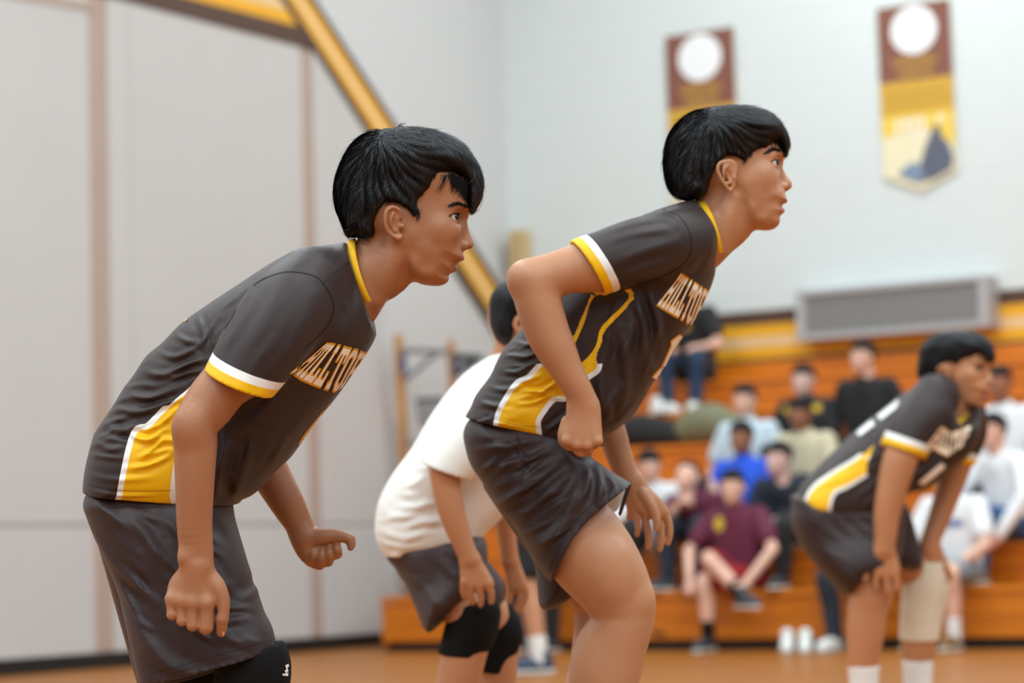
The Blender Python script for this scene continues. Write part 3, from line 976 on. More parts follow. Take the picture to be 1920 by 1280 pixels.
def build_head(fr, S, h=0.0016):
    """head and neck skin from a traced profile; returns mesh parts"""
    bx = S['box']
    F = box_px(fr, bx[0], bx[1], bx[2], bx[3], -0.105, 0.105, h)
    F.inflate(fr.poly(S['head']), fr.ctrl(S['W']), fr.ctrl(S['r']), fr.D, k=0.002, p=2.15)
    # muscles of the neck
    F.chain(fr.st(S['neck']), k=0.012)
    for s in (-1, 1):
        for row in S.get('neck_mus', []):
            F.chain(fr.ch([(q[0], q[1], s * q[2], q[3]) for q in row]), k=0.02)
    # nose
    F.inflate(fr.poly(S['nose']), fr.ctrl(S['noseW']), fr.ctrl(S['noser']), fr.D, k=0.007)
    for s in (-1, 1):
        ax, ay, aw, ar = S['ala']
        F.ball(fr.p(ax, ay, s * aw), (ar * 1.15, ar * 0.85, ar * 0.8), k=0.003)
        bx_, by_, bw = S['brow']
        F.ball(fr.p(bx_, by_, s * bw), (0.010, 0.006, 0.016), k=0.012)
        cx, cy, cw = S['cheek']
        F.ball(fr.p(cx, cy, s * cw), (0.020, 0.014, 0.012), k=0.025)
    # eye sockets, lids and lid openings
    ex, ey, ew = S['eye']
    for s in (-1, 1):
        sx, sy = S['socket']
        F.ball(fr.p(sx, sy, s * (ew + 0.006)), (0.013, 0.0115, 0.016), k=0.014, mode='cut')
        F.ball(fr.p(ex, ey, s * ew), 0.0134, k=0.004)
    Pl = fr.poly(S['eye_open'], -ew)
    for s in (-1, 1):
        F.inflate(Pl, 0.016, 0.0016, fr.D + s * (ew + 0.013), k=0.0012, mode='cut')
    # mouth
    mc = S['mouth']
    def arc(pts, r): return [fr.p(a, b, c) + (rr,) for (a, b, c), rr in zip(pts, r)]
    def mirror(rows): return rows + [(a, b, -c) for a, b, c in rows[::-1][1:]]
    up, lo, sl = mirror(mc['upper']), mirror(mc['lower']), mirror(mc['slit'])
    def radii(n, r, e):
        m_ = (n - 1) / 2
        return [e + (r - e) * (1 - abs(i - m_) / m_) for i in range(n)]
    F.chain(arc(up, radii(len(up), 0.0044, 0.0020)), k=0.004)
    F.chain(arc(lo, radii(len(lo), 0.0053, 0.0020)), k=0.004)
    F.chain(arc(sl, radii(len(sl), mc['gap'], 0.0010)), k=0.0015, mode='cut')
    for s in (-1, 1):
        nx, ny, nw = S['nostril']
        F.ball(fr.p(nx, ny, s * nw), (0.0052, 0.0030, 0.0034), k=0.002, mode='cut')
    # ears
    e = S['ear']
    for s in (-1, 1):
        F.inflate(fr.poly(e['outline']), 0.0040, 0.004, [q[:2] + (fr.D + s * q[2],) for q in fr.ctrl(e['z'])], k=0.004)
        F.chain([fr.p(a, b, s * c) + (r,) for a, b, c, r in e['helix']], k=0.003)
        F.chain([fr.p(a, b, s * c) + (r,) for a, b, c, r in e['anti']], k=0.004)
        F.ball(fr.p(e['concha'][0], e['concha'][1], s * e['concha'][2]), e['concha'][3], k=0.004, mode='cut')
        F.ball(fr.p(e['tragus'][0], e['tragus'][1], s * e['tragus'][2]), 0.0046, k=0.004)
    return F.mesh(1)

def lips_pig(V, S, D):
    d = np.full(len(V), -99.0)
    for poly in S['lip_polys']: d = np.maximum(d, px_sdf(V, poly))
    pig = np.clip((d + 1.0) / 2.0, 0, 1)
    return pig * (np.abs(V[:, 2] - D) < 0.04) * 0.75

def uv_ball(c, r, n=20, m_=14):
    v, f = [], []
    for i in range(m_ + 1):
        a = math.pi * i / m_
        for j in range(n):
            b = 2 * math.pi * j / n
            v.append((c[0] + r * math.sin(a) * math.cos(b), c[1] + r * math.sin(a) * math.sin(b), c[2] + r * math.cos(a)))
    for i in range(m_):
        for j in range(n):
            f.append((i * n + j, i * n + (j + 1) % n, (i + 1) * n + (j + 1) % n, (i + 1) * n + j))
    return np.array(v), f

def add_eyes(fr, S, parent, gaze=40):
    ex, ey, ew = S['eye']
    for s in (-1, 1):
        c = np.array(fr.p(ex, ey, s * ew))
        V, f = uv_ball(c, 0.0124)
        o = mesh_obj('eye', cam_to_world(V), f, M['eye_white'], parent)
        a = math.radians(gaze)
        g = np.array([math.cos(a), S.get('gaze_up', 0.0), -math.sin(a)]); g /= np.linalg.norm(g)
        u = np.cross(g, (0, 1, 0)); u /= np.linalg.norm(u); w = np.cross(u, g)
        vv, ff = [], []
        for i, (rr, up_) in enumerate(((0.0, 0.0134), (0.003, 0.0132), (0.0058, 0.0119), (0.0060, 0.0105))):
            for j in range(20):
                b = 2 * math.pi * j / 20
                vv.append(c + g * up_ + (u * math.cos(b) + w * math.sin(b)) * rr)
        for i in range(3):
            for j in range(20): ff.append((i * 20 + j, i * 20 + (j + 1) % 20, (i + 1) * 20 + (j + 1) % 20, (i + 1) * 20 + j))
        mesh_obj('iris', cam_to_world(np.array(vv)), ff, M['iris'], o)

def add_lashes(fr, S, parent):
    ew = S['eye'][2]
    for s in (-1, 1):
        pts = [fr.p(a, b, s * c) for a, b, c in S['lash']]
        P = catmull(np.array(pts), 4)
        MB().tube([cam_to_world(q) for q in P], [0.0011 * (0.4 + 0.6 * math.sin(math.pi * (0.15 + 0.7 * i / len(P)))) for i in range(len(P))], 6).build('eyelashes', M['hair'], parent, smooth=True)

def build_hair(fr, S, h=0.0022):
    P = fr.poly(S['hair'], smooth=3)
    lo, hi = np.array(S['hair']).min(0), np.array(S['hair']).max(0)
    F = box_px(fr, lo[0] - 14, lo[1] - 14, hi[0] + 14, hi[1] + 14, -0.115, 0.115, h)
    n1 = [(RNG.uniform(lo[0], hi[0]), RNG.uniform(lo[1], hi[1])) for _ in range(60)]
    ang = RNG.uniform(0, 6.28, 60)
    def rel(X, Y):
        px = 960 + FPX * X / fr.D; py = 640 - FPX * Y / fr.D
        cx, cy = S['crown']
        a = np.arctan2(py - cy, px - cx); d = np.hypot(px - cx, py - cy)
        return 0.0016 * np.sin(a * 17 + 0.02 * d) * np.sin(d * 0.05 + 3 * a) + 0.0011 * np.sin(a * 41 + 2 * np.sin(d * 0.06))
    F.inflate(P, fr.ctrl(S['hairW']), fr.ctrl(S['hairr']), fr.D, k=0.001, p=2.1, relief=rel)
    return F.mesh(1)

def strands(name, hair_obj, fr, S, n, parent, length=(18, 42), width=0.00055, lift=0.0035, seed=1):
    """tapered ribbons of hair laid over the hair mass, flowing from the crown"""
    rng = np.random.default_rng(seed)
    bvh = bvh_of(hair_obj)
    vs_ = np.empty(len(hair_obj.data.vertices) * 3, np.float32); hair_obj.data.vertices.foreach_get('co', vs_); vs_ = vs_.reshape(-1, 3)
    mw = np.array(hair_obj.matrix_world)
    cp = world_to_cam(vs_)
    px, py = cam_px(cp)
    near = cp[:, 2] < fr.D + 0.05
    cand = np.where(near)[0]
    pick = rng.choice(cand, n)
    V, Q = [], []
    cx, cy = S['crown']
    SEG = 6
    for i in pick:
        p = cp[i].astype(float).copy()
        L = rng.uniform(*length) / FPX * fr.D
        x, y = px[i], py[i]
        d = np.array([x - cx, -(y - cy), 0.0]); dd = np.linalg.norm(d) + 1e-6; d /= dd
        g = S['flow'](x, y)
        d = d * g[2] + np.array([g[0], -g[1], 0.0]); d[:2] += rng.normal(0, 0.38, 2); d[2] += rng.normal(0, 0.2)
        d /= np.linalg.norm(d)
        pts = []
        lf = rng.uniform(0.0, lift) + (rng.random() < 0.05) * rng.uniform(0, 0.008)
        curl = rng.normal(0, 0.12)
        for s in range(SEG):
            wp = Vector(cam_to_world(p))
            loc, nrm, _, dist = bvh.find_nearest(wp)
            if loc is None: break
            nc = np.array([nrm.dot(Vector(RT)), nrm.dot(Vector(UP)), nrm.dot(Vector(FW))])
            q = world_to_cam(np.array(loc))
            free = s >= SEG - 2 and dist > 0.002
            q2 = p if free else q + nc * (lf * (0.25 + 0.75 * s / SEG) + 0.0004)
            pts.append((q2, nc))
            t = d - nc * (d @ nc); t /= np.linalg.norm(t) + 1e-9
            d = t + np.array([curl * t[1], -curl * t[0] - 0.06, 0]); d /= np.linalg.norm(d)
            p = (q2 if free else q) + d * L / SEG
        if len(pts) < 3: continue
        b0 = len(V)
        wd = width * rng.uniform(0.6, 1.5)
        for s, (q, nc) in enumerate(pts):
            t = pts[min(s + 1, len(pts) - 1)][0] - pts[max(s - 1, 0)][0]
            side = np.cross(t, nc); side /= np.linalg.norm(side) + 1e-9
            ww = wd * (1 - 0.85 * s / (len(pts) - 1))
            V.append(q - side * ww); V.append(q + side * ww + nc * ww)
        for s in range(len(pts) - 1):
            k = b0 + 2 * s
            Q.append((k, k + 1, k + 3, k + 2))
    return tag(mesh_obj(name, cam_to_world(np.array(V)), np.array(Q), M['hair2'], parent), kind='stuff')

def loose_strands(name, fr, lines, parent, width=0.0007, seed=2, spread=3.0, copies=6):
    """hanging locks drawn as bundles of tapered ribbons; lines of (px, py, w)"""
    rng = np.random.default_rng(seed)
    V, Q = [], []
    for ln in lines:
        for c in range(copies):
            o0, o1 = rng.normal(0, spread, 2), rng.normal(0, spread * 0.8, 2)
            P = catmull(np.array(ln, float), 4)
            n = len(P); b0 = len(V)
            n = max(3, int(n * rng.uniform(0.75, 1.0)))
            wj = rng.normal(0, 0.003)
            for s in range(n):
                f_ = s / (n - 1)
                x, y, w = P[s]
                x += o0[0] * (1 - f_) + o1[0] * f_; y += o0[1] * 0.4
                q = np.array(fr.p(x, y, w + wj))
                ww = width * (1 - 0.9 * f_)
                V.append(q + np.array([-ww, 0, 0])); V.append(q + np.array([ww, ww * .4, 0]))
            for s in range(n - 1):
                k = b0 + 2 * s
                Q.append((k, k + 1, k + 3, k + 2))
    return tag(mesh_obj(name, cam_to_world(np.array(V)), np.array(Q), M['hair'], parent), kind='stuff')

def brow_hairs(fr, bvh, line, half, parent, n=420, seed=3):
    """eyebrow: short hairs laid on the skin along a pixel line"""
    rng = np.random.default_rng(seed)
    P = catmull(np.array([(a, b, h_) for (a, b), h_ in zip(line, half)], float), 8)
    V, Q = [], []
    for _ in range(n):
        i = rng.integers(0, len(P) - 1); x, y, hh = P[i]
        t = P[min(i + 1, len(P) - 1)][:2] - P[max(i - 1, 0)][:2]; t /= np.linalg.norm(t)
        x0, y0 = x + rng.normal(0, 1), y + hh * rng.uniform(-1, 1)
        a = rng.normal(0.0, 0.25) + (-0.35 if rng.random() < .5 else 0.25)
        dx = -(t[0] * math.cos(a) - t[1] * math.sin(a)); dy = -(t[0] * math.sin(a) + t[1] * math.cos(a))
        L = rng.uniform(4, 8); b0 = len(V); ok = True; tmp = []
        for s_ in range(4):
            r_ = ray(x0 + dx * L * s_ / 3, y0 + dy * L * s_ / 3); r_ = r_ / np.linalg.norm(r_)
            hit, nrm, _, _ = bvh.ray_cast(Vector(CAM), Vector(r_), 50)
            if hit is None: ok = False; break
            if nrm.dot(Vector(r_)) > 0: nrm = -nrm
            tmp.append(np.array(hit + nrm * (0.0006 + 0.0003 * s_)))
        if not ok: continue
        wv = 0.00045 * rng.uniform(.6, 1.3)
        sd = -dy * RT - dx * UP
        for s_, q in enumerate(tmp):
            ww = wv * (1 - .8 * s_ / 3); V += [q - sd * ww, q + sd * ww]
        for s_ in range(3):
            k = b0 + 2 * s_; Q.append((k, k + 1, k + 3, k + 2))
    return tag(mesh_obj('eyebrow', np.array(V), np.array(Q), M['hair'], parent), kind='stuff')

def collar(fr, nape, front, near_mid, half_w, height_px, material, parent, name='collar', lean=(1.0, -0.35), thick=0.0035, w0=0.0, flare=0.0):
    """ribbed band round the neck: nape and front are pixels, near_mid the pixel where the near side passes"""
    N_, F_ = np.array(fr.p(*nape, w0)), np.array(fr.p(*front, w0))
    C_ = (N_ + F_) / 2
    u = (F_ - N_) / 2
    mid = np.array(fr.p(*near_mid, w0))
    bend = mid - C_; bend[2] = 0
    n = np.array([lean[0], -lean[1], 0.0]); n /= np.linalg.norm(n)
    hgt = height_px / FPX * fr.D
    ns = 56
    rings = []
    for (off_n, off_r) in ((0, 0), (0, thick), (1, thick * 0.8), (1, 0)):
        ring = []
        for i in range(ns):
            a = 2 * math.pi * i / ns
            rad = 1.0 + off_r / half_w - flare * off_n
            q = C_ + u * math.cos(a) * (1 + off_r / np.linalg.norm(u)) * (1 - flare * off_n) + np.array([0, 0, 1.0]) * half_w * rad * math.sin(a) \
                + bend * (math.sin(a) ** 2) + n * hgt * off_n
            ring.append(q)
        rings.append(ring)
    V = np.array(sum(rings, []))
    Q = []
    for r in range(4):
        r2 = (r + 1) % 4
        for i in range(ns):
            j = (i + 1) % ns
            Q.append((r * ns + i, r * ns + j, r2 * ns + j, r2 * ns + i))
    o = mesh_obj(name, cam_to_world(V), np.array(Q), material, parent)
    bm = bmesh.new(); bm.from_mesh(o.data); bmesh.ops.recalc_face_normals(bm, faces=bm.faces)
    bmesh.ops.bevel(bm, geom=[e for e in bm.edges], offset=0.0008, segments=1, affect='EDGES') if False else None
    bm.to_mesh(o.data); bm.free()
    return o

def seam(name, pts, bvh, parent, width=1.6, material='seam', off=0.0008):
    """a stitched seam: narrow ribbon laid on the cloth, given in pixels"""
    P = catmull(np.array(pts, float), 6) if len(pts) > 2 else np.array(pts, float)
    t = np.gradient(P, axis=0); t /= np.linalg.norm(t, axis=1)[:, None] + 1e-9
    nrm = np.stack([-t[:, 1], t[:, 0]], 1)
    poly = np.concatenate([P + nrm * width / 2, (P - nrm * width / 2)[::-1]])
    return decal(name, [poly], bvh, M[material], parent, off=off, step=5)

# block capitals on a 6 x 10 cell, as solid outlines
def glyph(ch):
    S_ = 1.5; sf = 0.7
    def I_(x0):
        return [(x0, 0), (x0 + S_ + 2 * sf, 0), (x0 + S_ + 2 * sf, 1.6), (x0 + S_ + sf, 1.6), (x0 + S_ + sf, 8.4), (x0 + S_ + 2 * sf, 8.4), (x0 + S_ + 2 * sf, 10), (x0, 10), (x0, 8.4), (x0 + sf, 8.4), (x0 + sf, 1.6), (x0, 1.6)]
    if ch == 'I': return [I_(0)], 2.9
    if ch == 'H':
        return [[(0, 0), (2.9, 0), (2.9, 1.6), (2.2, 1.6), (2.2, 4.2), (4.6, 4.2), (4.6, 1.6), (3.9, 1.6), (3.9, 0), (6.8, 0), (6.8, 1.6), (6.1, 1.6),
                 (6.1, 8.4), (6.8, 8.4), (6.8, 10), (3.9, 10), (3.9, 8.4), (4.6, 8.4), (4.6, 5.9), (2.2, 5.9), (2.2, 8.4), (2.9, 8.4), (2.9, 10), (0, 10), (0, 8.4), (.7, 8.4), (.7, 1.6), (0, 1.6)]], 6.8
    if ch == 'L':
        return [[(0, 0), (5.6, 0), (5.6, 3.6), (4.3, 3.6), (4.3, 1.8), (2.4, 1.8), (2.4, 8.4), (3.1, 8.4), (3.1, 10), (0, 10), (0, 8.4), (.8, 8.4), (.8, 1.6), (0, 1.6)]], 5.6
    if ch == 'T':
        return [[(2.0, 0), (5.0, 0), (5.0, 1.6), (4.3, 1.6), (4.3, 8.3), (5.7, 8.3), (5.7, 6.6), (7, 6.6), (7, 10), (0, 10), (0, 6.6), (1.3, 6.6), (1.3, 8.3), (2.7, 8.3), (2.7, 1.6), (2.0, 1.6)]], 7
    if ch == 'O':
        return [[(1.4, 0), (3, 0), (3, 1.7), (2.2, 1.7), (1.7, 2.4), (1.7, 7.6), (2.2, 8.3), (3, 8.3), (3, 10), (1.4, 10), (0, 8.4), (0, 1.6)],
                [(3, 0), (4.6, 0), (6, 1.6), (6, 8.4), (4.6, 10), (3, 10), (3, 8.3), (3.8, 8.3), (4.3, 7.6), (4.3, 2.4), (3.8, 1.7), (3, 1.7)]], 6
    if ch == 'P':
        return [[(0, 0), (3.1, 0), (3.1, 1.6), (2.4, 1.6), (2.4, 4.0), (3, 4.0), (3, 5.6), (2.4, 5.6), (2.4, 8.4), (3, 8.4), (3, 10), (0, 10), (0, 8.4), (.8, 8.4), (.8, 1.6), (0, 1.6)],
                [(3, 4.0), (4.7, 4.0), (5.9, 5.2), (5.9, 8.8), (4.7, 10), (3, 10), (3, 8.4), (3.9, 8.4), (4.3, 8.0), (4.3, 6.0), (3.9, 5.6), (3, 5.6)]], 5.9
    return [], 3

def word_polys(word, gap=0.7):
    out, x = [], 0.0
    for ch in word:
        ps, w = glyph(ch)
        for p in ps: out.append(np.array([(x + a, b) for a, b in p]))
        x += w + gap
    return out, x - gap

def dense(poly, n=4):
    P = np.asarray(poly, float); out = []
    for i in range(len(P)):
        a, b = P[i], P[(i + 1) % len(P)]
        for s in range(n): out.append(a + (b - a) * s / n)
    return np.array(out)

def grow(poly, d):
    """offset an outline outwards by d"""
    P = np.asarray(poly, float); n = len(P)
    area = 0.5 * np.sum(P[:, 0] * np.roll(P[:, 1], -1) - np.roll(P[:, 0], -1) * P[:, 1])
    sgn = 1 if area > 0 else -1
    out = []
    for i in range(n):
        a, b, c = P[i - 1], P[i], P[(i + 1) % n]
        e1, e2 = b - a, c - b
        n1 = np.array([e1[1], -e1[0]]) / (np.linalg.norm(e1) + 1e-9) * sgn
        n2 = np.array([e2[1], -e2[0]]) / (np.linalg.norm(e2) + 1e-9) * sgn
        m_ = n1 + n2; l = np.linalg.norm(m_)
        m_ = m_ / l if l > 1e-6 else n1
        out.append(b + m_ * d / max(0.5, m_ @ n1))
    return np.array(out)

def chest_word(word, top, bot, bvh, parent, bounds=None):
    """lettering on the chest: top and bottom edges of the word given as pixel polylines with parameters"""
    polys, wd = word_polys(word)
    tp, bt = np.array(top, float), np.array(bot, float)
    def mp(P):
        u = np.clip(P[:, 0] / wd, 0, 1); v = P[:, 1] / 10.0
        T = np.stack([np.interp(u, tp[:, 0], tp[:, 1]), np.interp(u, tp[:, 0], tp[:, 2])], 1)
        B = np.stack([np.interp(u, bt[:, 0], bt[:, 1]), np.interp(u, bt[:, 0], bt[:, 2])], 1)
        return B + (T - B) * v[:, None]
    decal('lettering_outline', [mp(dense(grow(p, 0.38), 3)) for p in polys], bvh, M['print_gold'], parent, off=0.0010, step=2.2)
    decal('lettering', [mp(dense(grow(p, -0.12), 3)) for p in polys], bvh, M['print_white'], parent, off=0.0018, step=2.2)

def shoe(name, heel, toe, parent, material, h=0.006):
    """a trainer on the floor from world points heel -> toe"""
    heel, toe = np.asarray(heel, float), np.asarray(toe, float)
    d = toe - heel; L = np.linalg.norm(d); d /= L
    lo = np.minimum(heel, toe) - 0.08; hi = np.maximum(heel, toe) + 0.08
    lo[2] = heel[2] - 0.01; hi[2] = heel[2] + 0.16
    F = Field(lo, hi, h)
    z = np.array([0, 0, 1.0])
    def q(t, zz, r): return tuple(heel + d * L * t + z * zz) + (r,)
    F.chain([q(0.1, 0.045, 0.040), q(0.4, 0.045, 0.042), q(0.75, 0.038, 0.042), q(0.92, 0.028, 0.033)], k=0.01)
    F.chain([q(0.12, 0.06, 0.038), q(0.2, 0.105, 0.042)], k=0.02)
    F.halfspace(heel + z * 0.012, (0, 0, -1))
    V, Q = F.mesh(1)
    up = mesh_obj(name, V, Q, material, parent)
    G = Field(lo, hi, h)
    G.chain([q(0.08, 0.012, 0.043), q(0.4, 0.012, 0.042), q(0.75, 0.012, 0.046), q(0.93, 0.012, 0.036)], k=0.01)
    G.halfspace(heel + z * 0.024, (0, 0, 1)); G.halfspace(heel + z * 0.001, (0, 0, -1))
    V, Q = G.mesh(0)
    mesh_obj('sole', V, Q, M['sole'], up)
    return up
# ------------------------------------------------------------------ player in the left foreground
M['skin_l'] = skin_mat('brown_skin', srgb(166, 112, 79), srgb(150, 82, 70))
def hero_left():
    fr = Frame(4.22)
    D = fr.D
    root = person_root('player in brown and gold jersey crouching in left foreground, fist hanging beside shorts', 'volleyball players', 330, 0, D)
    S = dict(
        box=(590, 225, 915, 640),
        head=[(874, 413), (871, 428), (868, 445), (866.5, 460), (867, 469), (868.5, 477), (868, 483), (865, 489), (859, 493), (855, 497), (853.5, 503), (850, 510), (844, 513.5), (841, 517), (842, 522), (839.5, 528), (832, 533.5), (821, 536), (805, 535.5),
              (788, 532), (772, 522), (760, 505), (752, 488), (746, 468), (732, 461), (712, 455), (690, 445), (668, 425), (652, 395), (646, 360), (650, 325), (665, 296), (690, 273), (725, 259), (765, 256), (805, 264), (840, 282), (866, 310), (879, 345), (882, 375), (881, 395), (877.5, 405)],
        W=[(750, 330, .076), (690, 350, .068), (820, 330, .069), (838, 385, .062), (822, 425, .067), (745, 420, .074), (862, 430, .052), (846, 490, .049), (775, 485, .060), (832, 525, .040), (800, 512, .054), (700, 440, .058), (800, 460, .0655), (775, 440, .0705), (830, 465, .061)],
        r=[(872, 440, .048), (872, 345, .055), (750, 262, .075), (652, 360, .07), (862, 485, .034), (838, 526, .026), (795, 532, .024), (762, 503, .022), (748, 470, .02), (700, 450, .04), (760, 380, .07)],
        neck=[(700, 400, 800, 490, 0, .050), (676, 446, 755, 546, 0, .055), (656, 474, 714, 573, 0, .056), (628, 520, 690, 612, 0, .058)],
        neck_mus=[[(742, 458, .050, .012), (730, 500, .050, .014), (706, 560, .034, .012)]],
        nose=[(877, 404), (874.5, 412), (876, 420), (879, 431), (884.5, 445), (888, 455), (887.8, 461), (884, 465.5), (876, 467.5), (868, 470), (858, 467), (855, 455), (860, 440), (866, 425), (870, 408)],
        noseW=[(873, 415, .0075), (874, 436, .010), (882, 458, .0125), (866, 460, .015)], noser=[(874, 420, .009), (882, 455, .012), (864, 458, .012)],
        ala=(866.5, 460, .0135, .0092), nostril=(874, 467.5, .0065), brow=(868, 391, .026), cheek=(838, 432, .048),
        eye=(848.5, 406.8, .0325), socket=(866, 406), gaze_up=0.05,
        eye_open=[(841, 407), (845.5, 403.8), (851, 401.6), (858, 400.4), (866, 400.6), (866, 409.5), (858, 412), (851, 412.6), (845.5, 410.4)],
        lash=[(838.5, 407.8, .0445), (844.5, 403.6, .0455), (851, 400.8, .0450), (858, 400.0, .0405), (863, 400.8, .0335)],
        mouth=dict(upper=[(846, 490.5, .0215), (857, 486.5, .0165), (864, 484, .0085), (866, 484, 0)], lower=[(846, 492.5, .0215), (849, 499, .0160), (851, 503, .0080), (851.5, 503.5, 0)],
                   slit=[(844.5, 491.3, .0230), (853, 492.5, .0185), (861, 493, .0090), (864, 493, 0)], gap=.0030),
        lip_polys=[[(843.5, 491), (852, 487), (861, 482), (866, 480), (871, 480), (871, 489), (862, 491.5), (852, 491.5)], [(844, 492), (851, 494), (858, 496), (859, 504), (854, 511), (849, 507), (846, 499)]],
        ear=dict(outline=[(752, 404), (747.5, 394), (736, 389.5), (727, 395), (723.5, 406), (723.5, 420), (727, 432), (737, 442), (748, 447), (753, 443), (753, 425)],
                 z=[(752, 405, .074), (752, 440, .073), (725, 405, .086), (728, 432, .082), (740, 415, .079)],
                 helix=[(752, 408, .076, .0026), (748, 394, .080, .0034), (736, 388.5, .084, .0036), (726, 394.5, .088, .0036), (722.5, 406, .089, .0035), (722.8, 420, .088, .0033), (727, 433, .085, .0033), (737, 442.5, .080, .0038), (748, 446.5, .077, .0048), (752.5, 441, .0755, .003)],
                 anti=[(738, 399, .086, .0026), (733.5, 410, .0875, .0030), (734.5, 422, .0865, .0030), (741, 432, .083, .0028)], concha=(744.5, 421, .088, (.0085, .0125, .0085)), tragus=(753.5, 424, .0775)),
        hair=[(884, 398), (891, 390), (899, 377), (904, 360), (905, 342), (901, 322), (892, 302), (882, 287), (870, 272), (850, 259), (832, 251), (815, 245), (790, 241), (770, 240), (750, 240), (730, 243), (702, 246), (684, 253), (668, 263), (655, 278), (645, 296), (636, 316), (630, 334), (626.5, 355), (628, 376), (632, 395), (639, 411), (646, 430), (655, 443), (668, 441), (682, 448), (700, 446), (706, 448),
              (708, 436), (711, 418), (716, 403), (724, 391), (736, 387), (751, 391), (763, 398), (774, 409), (779, 415), (786, 408), (788, 394), (791, 381), (801, 370), (812, 361), (821, 350), (832, 341), (848, 335), (860, 338), (868, 351), (874, 370), (879, 388)],
        hairW=[(750, 320, .087), (690, 350, .080), (830, 305, .078), (886, 345, .058), (690, 430, .068), (775, 390, .079), (730, 385, .085)],
        hairr=[(750, 245, .080), (632, 350, .080), (800, 250, .075), (895, 330, .055), (800, 372, .012), (720, 402, .012), (780, 408, .010), (742, 388, .008), (760, 396, .008), (850, 338, .022), (881, 392, .014), (690, 446, .018), (650, 436, .022), (750, 330, .075), (680, 270, .08)],
        crown=(712, 262), flow=lambda x, y: (0.35 if x > 760 else -0.05, 0.75, 0.9))
    head = build_head(fr, S)
    # near arm and fist
    A = box_px(fr, 290, 590, 600, 1230, -0.33, -0.05, 0.0024)
    A.chain(fr.st([(470, 560, 600, 610, -.13, .05), (425, 640, 540, 690, -.185, .047), (376, 708, 473, 728, -.215, .045), (345, 750, 440, 766, -.226, .043), (328, 793, 411, 796, -.235, .040), (325.5, 838, 407, 838, -.238, .038), (328.5, 903, 402, 903, -.238, .035), (331, 980, 398, 980, -.236, .029), (336, 1030, 400, 1030, -.236, .0225), (338.5, 1058, 401, 1058, -.236, .0205)]), k=0.01)
    A.ball(fr.p(352, 800, -.262), (.020, .022, .014), k=0.03)
    A.ball(fr.p(347, 1046, -.248), (.009, .010, .009), k=0.02)
    wr_ = (369, 1062, -.236)
    K = [(322, 1124, -.240), (340.5, 1128, -.247), (360.5, 1131, -.250), (387, 1131, -.248)]
    Pp = [(322.5, 1152.5, -.243, .0089), (341, 1164, -.248, .0088), (361, 1172.5, -.250, .0097), (386, 1176, -.246, .0120)]
    for i, (kx, ky, kw) in enumerate(K):
        r_ = Pp[i][3]
        A.chain(fr.ch([wr_[:2] + (wr_[2], .018), ((wr_[0] + kx) / 2, (wr_[1] + ky) / 2, kw + .010, .0165), (kx, ky, kw + .004, r_ + .0012)]), k=0.012)
        A.chain(fr.ch([(kx, ky, kw + .002, r_ + .0008), (kx * .5 + Pp[i][0] * .5, ky * .5 + Pp[i][1] * .5, kw * .5 + Pp[i][2] * .5 + .001, r_ - .0002), Pp[i]]), k=0.0016)
        A.chain(fr.ch([Pp[i], (Pp[i][0] + 2, Pp[i][1] - 3, Pp[i][2] + .020, r_ - .0006), (Pp[i][0] + 3, Pp[i][1] - 12, Pp[i][2] + .034, r_ - .001), (Pp[i][0] + 3, Pp[i][1] - 30, Pp[i][2] + .030, r_ - .0015)]), k=0.002)
        A.ball(fr.p(kx, ky - 2, kw - .002), (.008, .008, .0068), k=0.012)
    A.ball(fr.p(356, 1105, -.226), (.036, .036, .015), k=0.012)
    A.chain(fr.ch([(388, 1078, -.232, .0165), (406, 1100, -.236, .0155), (417, 1124, -.238, .0125), (419, 1145, -.240, .0100), (416.5, 1160, -.240, .0105)]), k=0.007)
    A.chain(fr.ch([(416.5, 1160, -.240, .0104), (415.5, 1174, -.236, .0096), (414.5, 1185, -.232, .0082)]), k=0.002)
    arm_n = A.mesh(1)
    # far arm and half open fist
    B = box_px(fr, 420, 540, 690, 1100, 0.08, 0.30, 0.0026)
    B.chain(fr.ch([(590, 580, .17, .05), (540, 720, .20, .045), (492, 850, .205, .038), (506, 886, .205, .036), (538, 942, .20, .0315), (560, 982, .20, .0255), (568, 1000, .20, .0240)]), k=0.01)
    B.chain(fr.ch([(568, 1000, .20, .0235), (573, 1022, .20, .0225), (580, 1038, .20, .0190)]), k=0.012)
    B.chain(fr.ch([(578, 1008, .195, .0185), (602, 1006, .190, .0160), (626, 1004, .190, .0130), (645, 1006, .190, .0112), (656, 1011, .190, .0096)]), k=0.008)
    B.chain(fr.ch([(656, 1011, .190, .0096), (658.5, 1019, .188, .0086), (657.5, 1026, .186, .0066)]), k=0.002)
    for i, (x0, y0, x1, y1, rr) in enumerate(((583, 1051, 590, 1030, .0095), (599, 1058, 604, 1032, .0100), (615, 1052, 618, 1028, .0100), (632, 1038, 631, 1024, .0098))):
        B.chain(fr.ch([(576, 1034, .212, .012), ((x0 + 576) / 2, (y0 + 1040) / 2 + 4, .212, rr + .001), (x0, y0, .205, rr)]), k=0.004)
        B.chain(fr.ch([(x0, y0, .203, rr), ((x0 + x1) / 2, (y0 + y1) / 2, .186, rr * .96), (x1, y1, .190, rr * .85)]), k=0.002)
    B.ball(fr.p(602, 1026, .203), (.028, .018, .013), k=.006)
    arm_f = B.mesh(1)
    # legs
    Lg = box_px(fr, 200, 900, 640, 1780, -0.25, 0.30, 0.0045)
    Lg.chain(fr.ch([(300, 960, -.055, .075), (385, 1110, -.075, .066), (460, 1235, -.10, .055), (470, 1262, -.10, .057), (455, 1350, -.095, .056), (425, 1480, -.09, .046), (405, 1620, -.085, .034), (402, 1680, -.085, .034)]), k=0.02)
